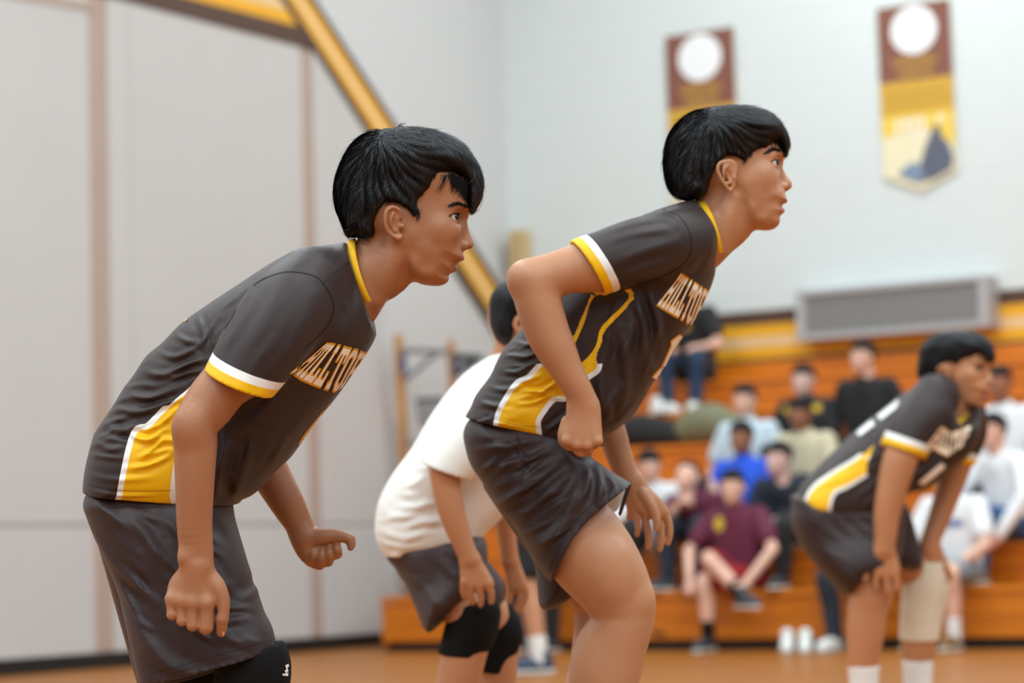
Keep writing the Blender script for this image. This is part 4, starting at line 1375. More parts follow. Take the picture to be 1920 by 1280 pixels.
    Lg.chain(fr.ch([(300, 960, .06, .075), (330, 1110, .10, .066), (385, 1250, .14, .060), (372, 1350, .14, .055), (330, 1480, .14, .045), (300, 1600, .14, .034), (296, 1650, .14, .034)]), k=0.02)
    Lg.ball(fr.p(290, 950, 0), (.09, .09, .10), k=0.03)
    legs = Lg.mesh(1)
    T = box_px(fr, 180, 440, 760, 1010, -0.22, 0.22, 0.008)
    T.chain(fr.ch([(290, 940, 0, .08, .10), (400, 740, 0, .08, .10), (560, 590, 0, .075, .12), (640, 525, 0, .05, .08)]), k=0.03)
    trunk = T.mesh(1)
    body = field_obj('body', [head, arm_n, arm_f, legs, trunk], M['skin_l'], root,
                     attrs=lambda V: dict(pig=lips_pig(V, S, D)))
    add_eyes(fr, S, body, gaze=42); add_lashes(fr, S, body)
    hb = bvh_parts(head)
    brow_hairs(fr, hb, [(845, 385), (852, 382), (861, 382), (870, 385), (877, 388.5)], [1.0, 1.7, 2.0, 1.8, 1.0], body, n=210)
    # thumb nail
    ab = bvh_parts(arm_n)
    decal('nail', [[(416.5, 1184), (419, 1182.5), (421, 1185), (420.5, 1190), (417.5, 1192.5), (416, 1190)]], ab, M['nail'], body, off=.0005, step=2)
    hair = field_obj('hair', build_hair(fr, S), M['hair'], root)
    strands('hair_strands', hair, fr, S, 10500, hair, seed=4)
    loose_strands('fringe_locks', fr, [[(862, 330, -.045), (868, 352, -.045), (866, 366, -.043), (856, 374, -.043)], [(868, 335, -.04), (872, 358, -.04), (868, 374, -.038), (860, 381, -.038)], [(874, 335, -.03), (880, 365, -.03), (880, 385, -.028), (876, 398, -.026)],
                                       [(884, 350, -.02), (889, 375, -.02), (887, 390, -.018), (882, 402, -.016)], [(846, 325, -.060), (850, 345, -.058), (846, 360, -.056)], [(836, 328, -.066), (828, 350, -.068), (816, 366, -.069)],
                                       [(781, 392, -.079), (783, 406, -.077), (780, 419, -.075)], [(650, 425, -.02), (652, 440, -.02), (655, 452, -.02)], [(680, 430, -.05), (684, 445, -.052), (690, 455, -.053)],
                                       [(892, 350, 0), (897, 370, 0), (893, 385, 0), (886, 396, 0)], [(750, 252, 0), (748, 240, 0), (755, 231, 0), (762, 234, 0)], [(700, 252, 0), (690, 246, 0), (682, 248, 0)], [(800, 250, 0), (812, 243, 0), (824, 243, 0)]]
                  + [[(846 + 40 * t, 328 + 14 * t, -.062 + .038 * t), (849 + 41 * t, 346 + 18 * t, -.061 + .038 * t), (847 + 40 * t, 360 + 24 * t, -.059 + .037 * t), (840 + 42 * t + 3 * math.sin(9 * t), 368 + 30 * t + 5 * math.sin(23 * t), -.058 + .037 * t)] for t in (0, .14, .25, .36, .45, .55, .66, .76, .88, 1)],
                  hair, seed=5, copies=26, width=.0005, spread=3.6)
    # jersey
    J = box_px(fr, 140, 435, 760, 985, -0.31, 0.30, 0.0031)
    cuffp, cuffn = fr.p(449, 719, -.215), np.array([-0.40, -0.90, 0.10]); cuffn /= np.linalg.norm(cuffn)
    sleeve = fr.st([(520, 500, 640, 560, -.10, .085), (462, 556, 612, 612, -.155, .080), (420, 618, 570, 668, -.190, .078), (386, 688, 516, 734, -.215, .070), (352, 755, 476, 800, -.235, .068)])
    J.chain(sleeve, k=0.005, sub=12, clip=[(cuffp, cuffn)])
    inner = [tuple(q[:3]) + (q[3] - .009, q[4] - .009) for q in sleeve]
    J.chain(inner, k=0.001, mode='cut', clip=[(np.array(cuffp) - cuffn * .07, -cuffn)])
    J.chain(fr.ch([(590, 560, .13, .075), (545, 650, .20, .068), (520, 730, .225, .066)]), k=0.02, clip=[(fr.p(525, 715, .22), (-.35, -.92, .1))])
    back = [(672, 452), (651, 454), (626, 458), (578, 464), (535, 479), (497, 501), (458, 527), (415, 555), (381, 578), (342, 606), (308, 641), (278, 666), (256, 699), (235, 727), (217, 757), (194, 791), (181, 812), (172, 843), (166, 868), (161, 900), (160, 935), (163, 975)]
    front = [(445, 990), (445, 955), (452, 938), (470, 930), (492, 912), (514, 886), (544, 858), (570, 822), (595, 787), (621, 756), (643, 727), (664, 696), (686, 664), (702, 636), (708.5, 610), (709.5, 590), (722, 560), (735, 520), (715, 480)]
    hem0, hem1 = fr.p(160, 921), fr.p(325, 934)
    hn = np.array([hem1[1] - hem0[1], -(hem1[0] - hem0[0]), 0]); hn /= np.linalg.norm(hn)
    if hn[1] > 0: hn = -hn
    fd = [([(235, 727), (300, 742), (360, 722)], .004, .007), ([(217, 757), (280, 768), (340, 748)], .004, .007), ([(196, 790), (250, 800), (310, 785)], .004, .007),
          ([(270, 690), (330, 700), (390, 668)], .0035, .007), ([(300, 655), (350, 668), (405, 640)], .003, .006), ([(330, 622), (372, 640), (400, 640)], .003, .006), ([(380, 590), (398, 620), (402, 650)], .003, .006),
          ([(182, 820), (230, 836), (262, 826)], .0025, .006), ([(250, 800), (300, 818), (330, 800)], .004, .006), ([(290, 850), (315, 830), (332, 815)], .003, .005), ([(420, 960), (425, 900), (440, 850), (470, 800)], .005, .012),
          ([(440, 945), (470, 880), (490, 840)], .004, .010), ([(410, 900), (430, 860), (450, 780)], .004, .012), ([(500, 700), (540, 720), (590, 700)], .0035, .010), ([(600, 540), (618, 580), (612, 620)], .0025, .008), ([(560, 700), (520, 760), (470, 800)], .003, .014),
          ([(430, 590), (455, 560), (500, 525)], .003, .008), ([(620, 470), (612, 500), (606, 530)], .003, .008), ([(650, 500), (655, 560), (672, 610)], .002, .008), ([(165, 880), (240, 890), (320, 885)], .0015, .006), ([(162, 905), (240, 918), (322, 918)], .002, .004)]
    fd += auto_folds(26, 190, 660, 400, 860, 14, (60, 130), (.0016, .0030), (.0040, .0065), 11) + auto_folds(10, 400, 560, 460, 640, 55, (40, 80), (.001, .002), (.004, .006), 12) + auto_folds(10, 420, 780, 560, 930, 62, (60, 120), (.0015, .003), (.006, .010), 13)
    F_ = folds(fr, [(a, b * 1.9, c * .8) for a, b, c in fd])
    J.inflate(fr.poly(back + front, smooth=3), fr.ctrl([(240, 880, .158), (300, 760, .148), (480, 640, .160), (590, 540, .165), (640, 500, .12), (690, 520, .080), (420, 860, .150), (620, 650, .150)]),
              fr.ctrl([(170, 850, .12), (330, 630, .11), (560, 480, .10), (450, 900, .10), (600, 760, .12), (690, 640, .10), (660, 470, .05), (700, 570, .05), (400, 700, .14)]), D, k=0.022, p=2.3, relief=F_,
              clip=[(hem0, hn), (fr.p(668, 510), np.array([1.0, 0.32, 0]) / 1.05)])
    # sleeve creases
    J.displace(lambda X, Y: 0.5 * folds(fr, [([(480, 560), (450, 620), (420, 660)], .004, .008), ([(545, 530), (500, 600), (470, 670)], .004, .012), ([(590, 560), (560, 640), (525, 690)], .004, .012), ([(520, 640), (490, 680), (480, 712)], .003, .008)], -.2)(X, Y))
    yel = [(229, 931), (238, 880), (249, 832), (260, 808), (279, 803), (303, 779), (329, 753), (355, 731), (381, 703), (400, 677), (413, 645), (416, 625), (424, 625), (420, 660), (405, 715), (385, 750), (360, 785), (342, 815), (330, 850), (322, 890), (318, 931), (318, 965), (226, 965)]
    def jattr(V):
        w = V[:, 2] - D
        cc = chain_coord(V, sleeve)
        on_sl = (cc < 1.12) & (w < -.10)
        dist = -((V - np.array(cuffp)) @ cuffn)
        cuff = np.where(on_sl & (dist < .05) & (dist > -.006), dist, 1.0)
        cf2 = -((V - np.array(fr.p(525, 715, .22))) @ np.array([-.35, -.92, .1]))
        cuff = np.where((w > .13) & (cf2 < .05) & (V[:, 1] > fr.p(0, 760, .2)[1]), cf2, cuff)
        pan = -px_sdf(V, yel) / FPX * D
        pan = np.where((px_y(V) < 760) & (pan > 0), pan * 3, pan); pan = np.where((px_y(V) < 710) & (pan > 0), pan * 1000, pan)
        pan = np.where(on_sl & (dist < .16), 1.0, pan)
        return dict(panel=pan, cuff=cuff, inset=np.ones(len(V)))
    jersey = field_obj('jersey', J.mesh(1), M['jersey'], root, attrs=jattr)
    jb = bvh_of(jersey)
    collar(fr, (654, 453), (694, 585), (668, 519), .070, 13.5, M['gold_rib'], jersey, lean=(1.0, -0.28))
    seam('armhole_seam', [(417, 621), (432, 598), (449, 567), (475, 535), (505, 518), (544, 509), (587, 516), (606, 531), (621, 555), (626, 580), (617, 606), (595, 632), (570, 655)], jb, jersey, 2.0)
    seam('shoulder_seam', [(606, 531), (630, 508), (655, 492)], jb, jersey, 1.6)
    seam('hem_stitch', [(160, 908), (217, 918), (273, 920), (322, 919)], jb, jersey, 0.6)
    chest_word('HILLTOP', [(0, 611, 643), (.25, 622, 645), (.45, 636, 648), (.62, 650, 652), (.8, 668, 656), (1, 688, 664)],
               [(0, 544, 697), (.25, 566, 711), (.45, 592, 722), (.62, 612, 729), (.8, 628, 733), (1, 646, 722)], jb, jersey)
    decal('number_outline', [dense([(616, 756), (612, 765), (604, 770), (570, 812), (566, 818), (558, 831), (570, 834), (600, 797), (622, 762), (624, 752)])], jb, M['print_gold'], jersey, off=.0010, step=2.5)
    decal('number', [dense([(616, 761), (612, 768), (605, 773), (573, 812), (569, 818), (562, 830), (570, 832), (600, 795), (624, 758)])], jb, M['print_white'], jersey, off=.0018, step=2.5)
    decal('back_number', [dense([(388, 567), (396, 562), (398, 566), (390, 571)]), dense([(345, 601), (350, 597), (352, 600), (347, 604)])], jb, M['print_gold'], jersey, off=.0015, step=2.5)
    # shorts
    Sh = box_px(fr, 140, 880, 580, 1330, -0.24, 0.26, 0.0040)
    spoly = fr.poly([(205, 893), (172, 915), (161, 942), (168, 967), (181, 999), (196, 1030), (212, 1064), (231, 1111), (243, 1155), (256, 1199), (265, 1236), (274, 1275), (285, 1320), (420, 1320), (540, 1270), (534, 1225), (527, 1202), (518, 1167), (502, 1139), (497, 1126), (491, 1112), (488, 1100), (479, 1088), (476, 1072), (468, 1050), (456, 1015), (442, 974), (432, 930), (400, 890)])
    h0, h1 = fr.p(274, 1279, -.08), fr.p(528, 1209, -.08)
    hn2 = np.array([h1[1] - h0[1], -(h1[0] - h0[0]), 0]); hn2 /= np.linalg.norm(hn2)
    if hn2[1] > 0: hn2 = -hn2
    fd2 = [([(175, 975), (230, 1040), (290, 1090), (330, 1130)], .005, .012), ([(190, 1010), (250, 1090), (310, 1150)], .004, .010), ([(245, 935), (300, 990), (340, 1060)], .004, .012), ([(262, 940), (320, 965), (330, 985)], .003, .008),
           ([(410, 950), (445, 990), (462, 1050), (470, 1090)], .005, .008), ([(405, 980), (432, 1020), (450, 1080)], .005, .009), ([(408, 1030), (440, 1080), (480, 1112)], .005, .008), ([(430, 1120), (470, 1122), (498, 1126)], .005, .006), ([(425, 1150), (470, 1140), (505, 1150)], .003, .008),
           ([(430, 1170), (480, 1180), (515, 1200)], .003, .010), ([(300, 1200), (350, 1225), (400, 1240)], .003, .014), ([(230, 1080), (290, 1170), (350, 1220)], .004, .016), ([(300, 1262), (396, 1234), (520, 1202)], .0016, .004)]
    fd2 += auto_folds(16, 190, 950, 420, 1180, -42, (70, 160), (.0014, .003), (.005, .010), 14) + auto_folds(12, 400, 960, 500, 1190, -38, (40, 90), (.0015, .003), (.004, .007), 15)
    wsh = fr.ctrl([(240, 930, .158), (330, 950, .155), (300, 1060, .150), (400, 1100, .125), (330, 1240, .112), (490, 1210, .100)])
    rsh = fr.ctrl([(170, 960, .11), (440, 1000, .09), (250, 1200, .09), (510, 1190, .075), (330, 1100, .13)])
    zsh = fr.ctrl([(240, 930, D), (330, 950, D), (300, 1060, D - .02), (400, 1100, D - .05), (330, 1240, D - .065), (490, 1210, D - .085)])
    Sh.inflate(spoly, wsh, rsh, zsh, k=.004, p=2.2, relief=folds(fr, [(a, b * 1.7, c * .8) for a, b, c in fd2]), clip=[(h0, hn2)])
    Sh.inflate(spoly, wsh, rsh, zsh, k=.001, p=2.2, mode='cut', shrink=.007, dW=.014, clip=[(np.array(h0) - hn2 * .05, -hn2)])
    Sh.chain(fr.ch([(300, 980, .07, .115), (330, 1130, .11, .105), (370, 1300, .145, .098)]), k=.02, clip=[(fr.p(350, 1266, .13), (.27, -.96, 0))])
    shorts = field_obj('shorts', Sh.mesh(1), M['shorts'], root)
    seam('hem_stitch', [(283, 1262), (340, 1247), (396, 1231), (446, 1217), (520, 1196)], bvh_of(shorts), shorts, 1.1)
    # knee pads
    for (rows, ww) in (([(448, 1200, -.10, .056), (467, 1232, -.10, .0640), (474, 1262, -.10, .0655), (463, 1350, -.097, .062)], 0), ([(372, 1228, .135, .064), (388, 1256, .14, .067), (385, 1290, .14, .064), (374, 1350, .14, .060)], 0)):
        Kp = box_px(fr, 280, 1180, 570, 1400, -.20, .24, .004)
        Kp.chain(fr.ch(rows), k=.004, clip=[(fr.p(rows[-1][0], rows[-1][1] - 8, rows[-1][2]), (-.1, -.99, 0)), (fr.p(rows[0][0], rows[0][1] - 30, rows[0][2]), (-.3, .95, 0)), (np.array(h0) - hn2 * .008, -hn2)])
        kp = field_obj('knee_pad', Kp.mesh(1), M['black_knit'], root)
        if rows[0][2] < 0:
            kb = bvh_of(kp)
            decal('emblem', [[(534, 1247), (540, 1244), (541, 1249), (538, 1251), (540, 1258), (535, 1262), (533, 1257), (536, 1254)], [(528, 1263), (540, 1261), (539, 1267), (530, 1266)]], kb, M['white_sock'], kp, off=.001, step=2)
    # feet
    for px_, py_, w_ in ((402, 1690, -.085), (296, 1660, .14)):
        a = at(px_, py_, D + w_); a = np.array([a[0], a[1], 0])
        shoe('shoe', a - np.array([.09, .0, 0]), a + np.array([.19, -.02, 0]), root, M['white_shoe'])
    return root
HERO_L = hero_left()
# ------------------------------------------------------------------ player in the middle foreground
M['skin_r'] = skin_mat('light_brown_skin', srgb(187, 134, 99), srgb(174, 94, 82))
HEAD_R = dict(
    box=(1225, 185, 1500, 520),
    head=[(1465, 312), (1463.5, 328), (1464.5, 345), (1470, 357), (1472, 365), (1474, 373), (1473, 378.5), (1467.5, 383.5), (1466, 388), (1468, 393), (1468, 398), (1464.5, 403), (1461.5, 406.5), (1462, 413), (1460.5, 420), (1455, 426.5), (1446, 431), (1432, 432), (1415, 429), (1398, 418), (1388, 402), (1382, 385), (1374, 370),
          (1355, 368), (1335, 365), (1310, 352), (1290, 330), (1278, 300), (1277, 270), (1288, 243), (1312, 226), (1345, 217), (1385, 218), (1420, 230), (1448, 254), (1464, 280), (1469, 298)],
    W=[(1370, 275, .076), (1310, 290, .068), (1430, 270, .068), (1440, 300, .062), (1426, 325, .069), (1362, 335, .074), (1456, 330, .054), (1450, 385, .049), (1398, 385, .061), (1448, 420, .040), (1420, 410, .052), (1330, 350, .058), (1415, 358, .0665), (1395, 345, .071), (1440, 360, .061)],
    r=[(1464, 330, .048), (1462, 268, .055), (1365, 222, .075), (1282, 290, .07), (1470, 378, .034), (1458, 418, .026), (1425, 430, .024), (1392, 408, .022), (1380, 380, .02), (1335, 362, .04), (1380, 310, .07)],
    neck=[(1318, 330, 1425, 410, 0, .050), (1318, 372, 1402, 446, 0, .053), (1304, 394, 1374, 471, 0, .055), (1286, 425, 1345, 500, 0, .058)],
    neck_mus=[[(1372, 372, .050, .012), (1366, 410, .048, .014), (1354, 466, .030, .012)]],
    nose=[(1467, 306), (1466, 312), (1470, 320.5), (1476, 330), (1482.3, 338), (1485, 345), (1484, 351.3), (1479, 355.7), (1473, 358.5), (1464, 356), (1460.5, 347), (1462, 335), (1462, 322), (1462, 308)],
    noseW=[(1466, 316, .0075), (1470, 332, .010), (1479, 347, .0125), (1466, 350, .015)], noser=[(1467, 320, .009), (1479, 345, .012), (1465, 348, .012)],
    ala=(1467, 349.5, .0135, .0092), nostril=(1475, 355.8, .0065), brow=(1457, 291, .026), cheek=(1432, 330, .050),
    eye=(1448.5, 305.5, .0325), socket=(1464, 305), gaze_up=0.12,
    eye_open=[(1441.5, 305.5), (1446, 302.2), (1452, 300.6), (1458, 300.6), (1464, 302), (1464, 308.5), (1457, 310), (1450, 310), (1445, 308.5)],
    lash=[(1440, 305.5, .0445), (1445, 302.0, .0455), (1452, 299.9, .0448), (1458, 299.9, .0405), (1462, 301.0, .0335)],
    mouth=dict(upper=[(1459, 384.5, .0215), (1466, 380, .0160), (1471.5, 377, .0080), (1472.3, 376.5, 0)], lower=[(1459, 386, .0215), (1463, 391, .0155), (1466, 394, .0080), (1466.6, 394.5, 0)],
               slit=[(1457, 385.3, .0230), (1463, 385, .0185), (1470, 384.5, .0090), (1473, 384.5, 0)], gap=.0022),
    lip_polys=[[(1457, 384.5), (1465, 379.5), (1471, 373.5), (1478, 373), (1478, 382), (1468, 384)], [(1458, 386), (1466, 386.5), (1473, 388), (1473, 399), (1466, 402), (1461, 394)]],
    ear=dict(outline=[(1377, 316), (1370, 306), (1360, 303.5), (1350, 307), (1346, 317), (1353, 335), (1363, 351), (1370, 358), (1373, 351), (1374, 337)],
             z=[(1377, 318, .074), (1373, 350, .073), (1348, 315, .087), (1356, 340, .082), (1363, 328, .079)],
             helix=[(1378, 322, .076, .0024), (1372, 306, .080, .0032), (1360, 302.5, .084, .0034), (1349.5, 306, .088, .0034), (1345.5, 316, .089, .0033), (1349, 328, .088, .0032), (1355, 340, .085, .0032), (1364, 352, .080, .0036), (1369.5, 357, .077, .0045), (1372.5, 350, .0755, .003)],
             anti=[(1364, 311, .086, .0024), (1357, 319, .0875, .0028), (1359, 331, .0865, .0028), (1366, 343, .083, .0026)], concha=(1367.5, 330, .088, (.0080, .0125, .0085)), tragus=(1376, 333, .0775)),
    hair=[(1470, 294), (1475, 287), (1479.5, 272), (1477.5, 257), (1470, 242), (1460, 227), (1445, 213), (1425, 204), (1405, 200.5), (1382, 199), (1360, 199), (1332, 203), (1305, 208), (1287, 216), (1270, 230), (1257, 247), (1249, 267), (1244.5, 292), (1244.5, 317), (1249, 340), (1257, 358), (1270, 370), (1285, 374), (1302, 373), (1317, 370),
          (1324, 360), (1329, 345), (1335, 330), (1341, 317), (1347, 307), (1357, 301), (1371, 302), (1382, 307), (1391, 312), (1398, 305), (1404, 297), (1417, 291), (1431, 289.5), (1438, 284), (1445, 274), (1454, 271), (1461, 279), (1465, 288)],
    hairW=[(1365, 265, .088), (1310, 290, .082), (1430, 255, .080), (1470, 270, .060), (1310, 350, .072), (1385, 300, .079), (1345, 300, .086), (1425, 284, .072)],
    hairr=[(1365, 203, .080), (1250, 290, .080), (1420, 206, .075), (1472, 262, .055), (1408, 296, .012), (1338, 325, .012), (1391, 309, .010), (1358, 300, .007), (1374, 302, .007), (1348, 306, .008), (1432, 288, .016), (1448, 274, .020), (1468, 292, .014), (1310, 371, .020), (1262, 360, .035), (1345, 240, .075), (1290, 225, .08)],
    crown=(1330, 222), flow=lambda x, y: (0.55 if x > 1360 else -0.1, 0.65, 0.9))
FR_R = Frame(4.70)
def hero_right():
    fr = FR_R; D = fr.D; S = HEAD_R
    root = person_root('player in brown and gold jersey number 1 with elbow bent back, gripping the shorts', 'volleyball players', 1060, 0, D)
    head = build_head(fr, S)
    # near arm
    A = box_px(fr, 930, 420, 1290, 890, -0.30, -0.04, 0.0026)
    A.chain(fr.ch([(1220, 470, -.14, .055), (1140, 492, -.185, .052), (1100, 500, -.195, .0485), (1066, 507, -.202, .0430), (1030, 518, -.208, .0425), (1004, 530, -.21, .0440)]), k=.01)
    A.chain(fr.ch([(1002, 531, -.21, .0445), (1010, 570, -.215, .0430), (1026, 621, -.215, .0410), (1042, 654, -.215, .0375), (1060, 689, -.213, .0315), (1079, 722, -.210, .0275), (1092, 750, -.207, .0268, .022), (1094, 764, -.205, .026, .020)]), k=.012)
    A.ball(fr.p(975, 520, -.215), (.018, .020, .018), k=.03)
    hp = fr.poly([(1066, 750), (1060, 790), (1054, 812), (1053, 824), (1062, 833), (1082, 838), (1104, 838), (1122, 832), (1128, 818), (1128, 797), (1122, 752), (1095, 742)], -.2)
    A.inflate(hp, .018, .020, D - .205, k=.010)
    for i, (kx, ky) in enumerate(((1063, 826), (1082, 833), (1101, 834), (1120, 826))):
        A.chain(fr.ch([(1094, 765, -.205, .015), (kx, ky, -.212, .0098)]), k=.007)
        A.ball(fr.p(kx, ky, -.216), (.0090, .0085, .0085), k=.006)
        A.chain(fr.ch([(kx, ky, -.210, .0094), (kx + (4, 4, 2, -3)[i], ky + (10, 9, 10, 6)[i], -.198, .0088), (kx + (8, 6, 0, -8)[i], ky + 6, -.180, .0082), (kx + (6, 4, -2, -10)[i], ky - 10, -.172, .0076)]), k=.002)
    A.chain(fr.ch([(1064, 790, -.195, .012), (1056, 812, -.196, .0105), (1057, 828, -.192, .0095), (1066, 836, -.185, .0085)]), k=.004)
    A.chain(fr.ch([(1078, 838, -.200, .0090), (1088, 848, -.196, .0088), (1104, 846, -.188, .0084)]), k=.003)
    arm_n = A.mesh(1)
    # far arm, open hand
    B = box_px(fr, 1090, 440, 1290, 1060, 0.06, 0.28, 0.0026)
    B.chain(fr.ch([(1255, 500, .16, .05), (1190, 640, .19, .045), (1140, 770, .195, .036), (1152, 825, .19, .0285), (1166, 868, .185, .0255), (1184, 905, .18, .0215, .019)]), k=.01)
    B.inflate(fr.poly([(1172, 902), (1198, 886), (1217, 912), (1240, 934), (1253, 958), (1244, 972), (1224, 974), (1204, 966), (1189, 954), (1178, 930)], .18), .0135, .016, D + .178, k=.010)
    for rows, rr in (([(1190, 945), (1193, 968), (1196, 988), (1194.5, 1002)], .0070), ([(1208, 958), (1212, 985), (1216, 1008), (1215, 1026)], .0076), ([(1230, 958), (1239, 985), (1240, 1010), (1237.5, 1029)], .0078), ([(1244, 955), (1254, 978), (1256, 1000), (1252.5, 1018)], .0074)):
        B.chain(fr.ch([(a, b, .182 + .004 * (i == 3), rr * (1.08, 1.0, .95, .82)[i]) for i, (a, b) in enumerate(rows)]), k=.004)
    B.chain(fr.ch([(1206, 925, .168, .012), (1222, 950, .162, .0098), (1231, 975, .160, .0088), (1230.5, 990, .160, .0072)]), k=.005)
    B.chain(fr.ch([(1180, 930, .186, .012), (1183, 955, .192, .009), (1180, 968, .196, .0075)]), k=.004)
    arm_f = B.mesh(1)
    Lg = box_px(fr, 900, 850, 1290, 1700, -.24, .26, .0042)
    Lg.chain(fr.ch([(1005, 895, -.045, .055), (1066, 978, -.078, .078), (1104, 1034, -.085, .0835), (1137, 1078, -.09, .0755), (1160, 1118, -.09, .0665), (1170, 1148, -.09, .0600), (1163, 1178, -.09, .0600), (1151, 1215, -.088, .0615), (1137, 1275, -.086, .0620), (1122, 1340, -.085, .0570), (1090, 1460, -.085, .042), (1068, 1570, -.085, .034), (1066, 1600, -.085, .034)]), k=.02)
    Lg.ball(fr.p(1200, 1124, -.105), (.024, .030, .032), k=.018)
    Lg.ball(fr.p(1150, 1070, -.145), (.030, .045, .018), k=.03)
    Lg.ball(fr.p(1186, 1178, -.10), (.018, .020, .022), k=.02)
    Lg.ball(fr.p(1112, 1255, -.085), (.04, .08, .05), k=.03)
    Lg.chain(fr.ch([(1005, 895, .05, .055), (1050, 1000, .09, .06), (1125, 1120, .13, .058), (1130, 1150, .13, .056), (1120, 1230, .13, .053), (1095, 1340, .13, .05), (1060, 1460, .13, .040), (1040, 1560, .13, .034)]), k=.02)
    legs = Lg.mesh(1)
    T = box_px(fr, 880, 380, 1390, 920, -.2, .2, .008)
    T.chain(fr.ch([(970, 850, 0, .06, .08), (1050, 690, 0, .08, .10), (1210, 520, 0, .075, .12), (1300, 440, 0, .05, .07)]), k=.03)
    body = field_obj('body', [head, arm_n, arm_f, legs, T.mesh(1)], M['skin_r'], root, attrs=lambda V: dict(pig=lips_pig(V, S, D)))
    add_eyes(fr, S, body, gaze=36); add_lashes(fr, S, body)
    hb = bvh_parts(head)
    brow_hairs(fr, hb, [(1437, 286), (1444, 281.5), (1452, 280), (1459, 282), (1464, 285)], [1.0, 1.6, 1.9, 1.7, 1.0], body, n=220)
    hair = field_obj('hair', build_hair(fr, S), M['hair'], root)
    strands('hair_strands', hair, fr, S, 7500, hair, seed=14, lift=.0025)
    loose_strands('fringe_locks', fr, [[(1440, 262, -.05), (1444, 274, -.05), (1440, 284, -.048), (1432, 290, -.048)], [(1450, 262, -.042), (1451, 274, -.042), (1446, 282, -.04)], [(1460, 265, -.03), (1464, 280, -.028), (1468, 292, -.024)],
                                       [(1470, 270, -.01), (1474, 284, -.01), (1469, 297, -.008)], [(1425, 270, -.06), (1422, 284, -.062), (1414, 293, -.062)], [(1400, 285, -.074), (1398, 300, -.074), (1393, 313, -.073)], [(1410, 278, -.07), (1407, 290, -.07), (1402, 299, -.07)]],
                  hair, seed=15, copies=26, width=.0005, spread=3.2)
    # jersey
    J = box_px(fr, 850, 360, 1390, 880, -.29, .28, .0031)
    cuffp = fr.p(1101, 504, -.195); cuffn = np.array([-.845, -.525, -.12]); cuffn /= np.linalg.norm(cuffn)
    sleeve = fr.ch([(1285, 450, -.09, .060, .075), (1240, 458, -.135, .0615, .078), (1188, 471, -.170, .0610, .070), (1130, 492, -.190, .0590, .064), (1101, 503, -.196, .0600, .063), (1050, 522, -.205, .0600, .062)])
    J.chain(sleeve, k=.005, sub=12, clip=[(cuffp, cuffn)])
    J.chain([tuple(q[:3]) + (q[3] - .008, q[4] - .008) for q in sleeve], k=.001, mode='cut', clip=[(np.array(cuffp) - cuffn * .06, -cuffn)])
    J.chain(fr.ch([(1270, 480, .12, .070), (1220, 570, .18, .064), (1190, 640, .20, .062)]), k=.02, clip=[(fr.p(1195, 625, .2), (-.4, -.9, .1))])
    back = [(1325, 382), (1303, 377), (1290, 376), (1270, 381), (1243, 389), (1212, 400), (1184, 413), (1150, 434), (1110, 462), (1060, 505), (1015, 562), (985, 608), (952, 645), (934, 672), (919, 704), (893, 739), (883, 762), (874, 778), (869, 800), (870, 840)]
    front = [(1128, 870), (1131, 835), (1137, 816), (1157, 804), (1184, 781), (1204, 753), (1219, 725), (1235, 702), (1254, 672), (1274, 640), (1297, 605), (1317, 570), (1333, 536), (1340, 512), (1342, 496), (1352, 470), (1362, 430), (1348, 395)]
    hem0, hem1 = fr.p(872, 782), fr.p(1016, 812)
    hn = np.array([hem1[1] - hem0[1], -(hem1[0] - hem0[0]), 0]); hn /= np.linalg.norm(hn)
    if hn[1] > 0: hn = -hn
    fd = [([(940, 665), (985, 668), (1010, 655)], .004, .006), ([(925, 690), (965, 696), (1000, 680)], .005, .006), ([(905, 722), (950, 728), (990, 712)], .004, .006), ([(890, 748), (930, 757), (950, 750)], .004, .006), ([(960, 640), (990, 645), (1010, 640)], .004, .005),
          ([(880, 772), (930, 787), (1000, 800)], .002, .004), ([(970, 730), (1010, 728), (1050, 712)], .004, .005), ([(960, 755), (1000, 750), (1030, 735)], .003, .005), ([(1000, 745), (1030, 720), (1060, 700)], .004, .005),
          ([(1185, 560), (1200, 620), (1195, 680)], .005, .010), ([(1205, 540), (1225, 600), (1228, 650)], .005, .010), ([(1160, 620), (1168, 700), (1160, 780)], .004, .012), ([(1130, 640), (1120, 720), (1135, 790)], .004, .012), ([(1140, 800), (1165, 780), (1190, 750)], .004, .008), ([(1300, 440), (1302, 475), (1290, 505)], .004, .008),
          ([(1060, 775), (1040, 790), (1020, 805)], .004, .006), ([(1240, 528), (1280, 510), (1300, 470)], .004, .010)]
    fd += auto_folds(18, 890, 640, 1040, 790, 12, (40, 100), (.0018, .0032), (.0035, .006), 21) + auto_folds(8, 1120, 600, 1240, 790, 80, (60, 130), (.0015, .003), (.006, .010), 22)
    J.inflate(fr.poly(back + front, smooth=3), fr.ctrl([(940, 760, .150), (1020, 680, .145), (1150, 600, .155), (1240, 500, .155), (1290, 430, .11), (1330, 430, .078), (1120, 780, .145), (1270, 580, .140)]),
              fr.ctrl([(890, 760, .11), (1000, 600, .10), (1220, 405, .09), (1140, 810, .09), (1240, 690, .11), (1325, 540, .09), (1310, 390, .05), (1345, 480, .05), (1100, 640, .13)]), D, k=.022, p=2.3, relief=folds(fr, [(a, b * 1.9, c * .8) for a, b, c in fd]),
              clip=[(hem0, hn), (fr.p(1320, 434), np.array([1.0, .28, 0]) / 1.04)])
    J.displace(lambda X, Y: .5 * folds(fr, [([(1130, 440), (1190, 420), (1250, 405)], .005, .007), ([(1120, 462), (1180, 440), (1260, 428)], .005, .007), ([(1140, 500), (1200, 475), (1280, 450)], .004, .009), ([(1150, 535), (1210, 505), (1280, 490)], .005, .009), ([(1220, 400), (1260, 412), (1290, 440)], .003, .007)], -.2)(X, Y))
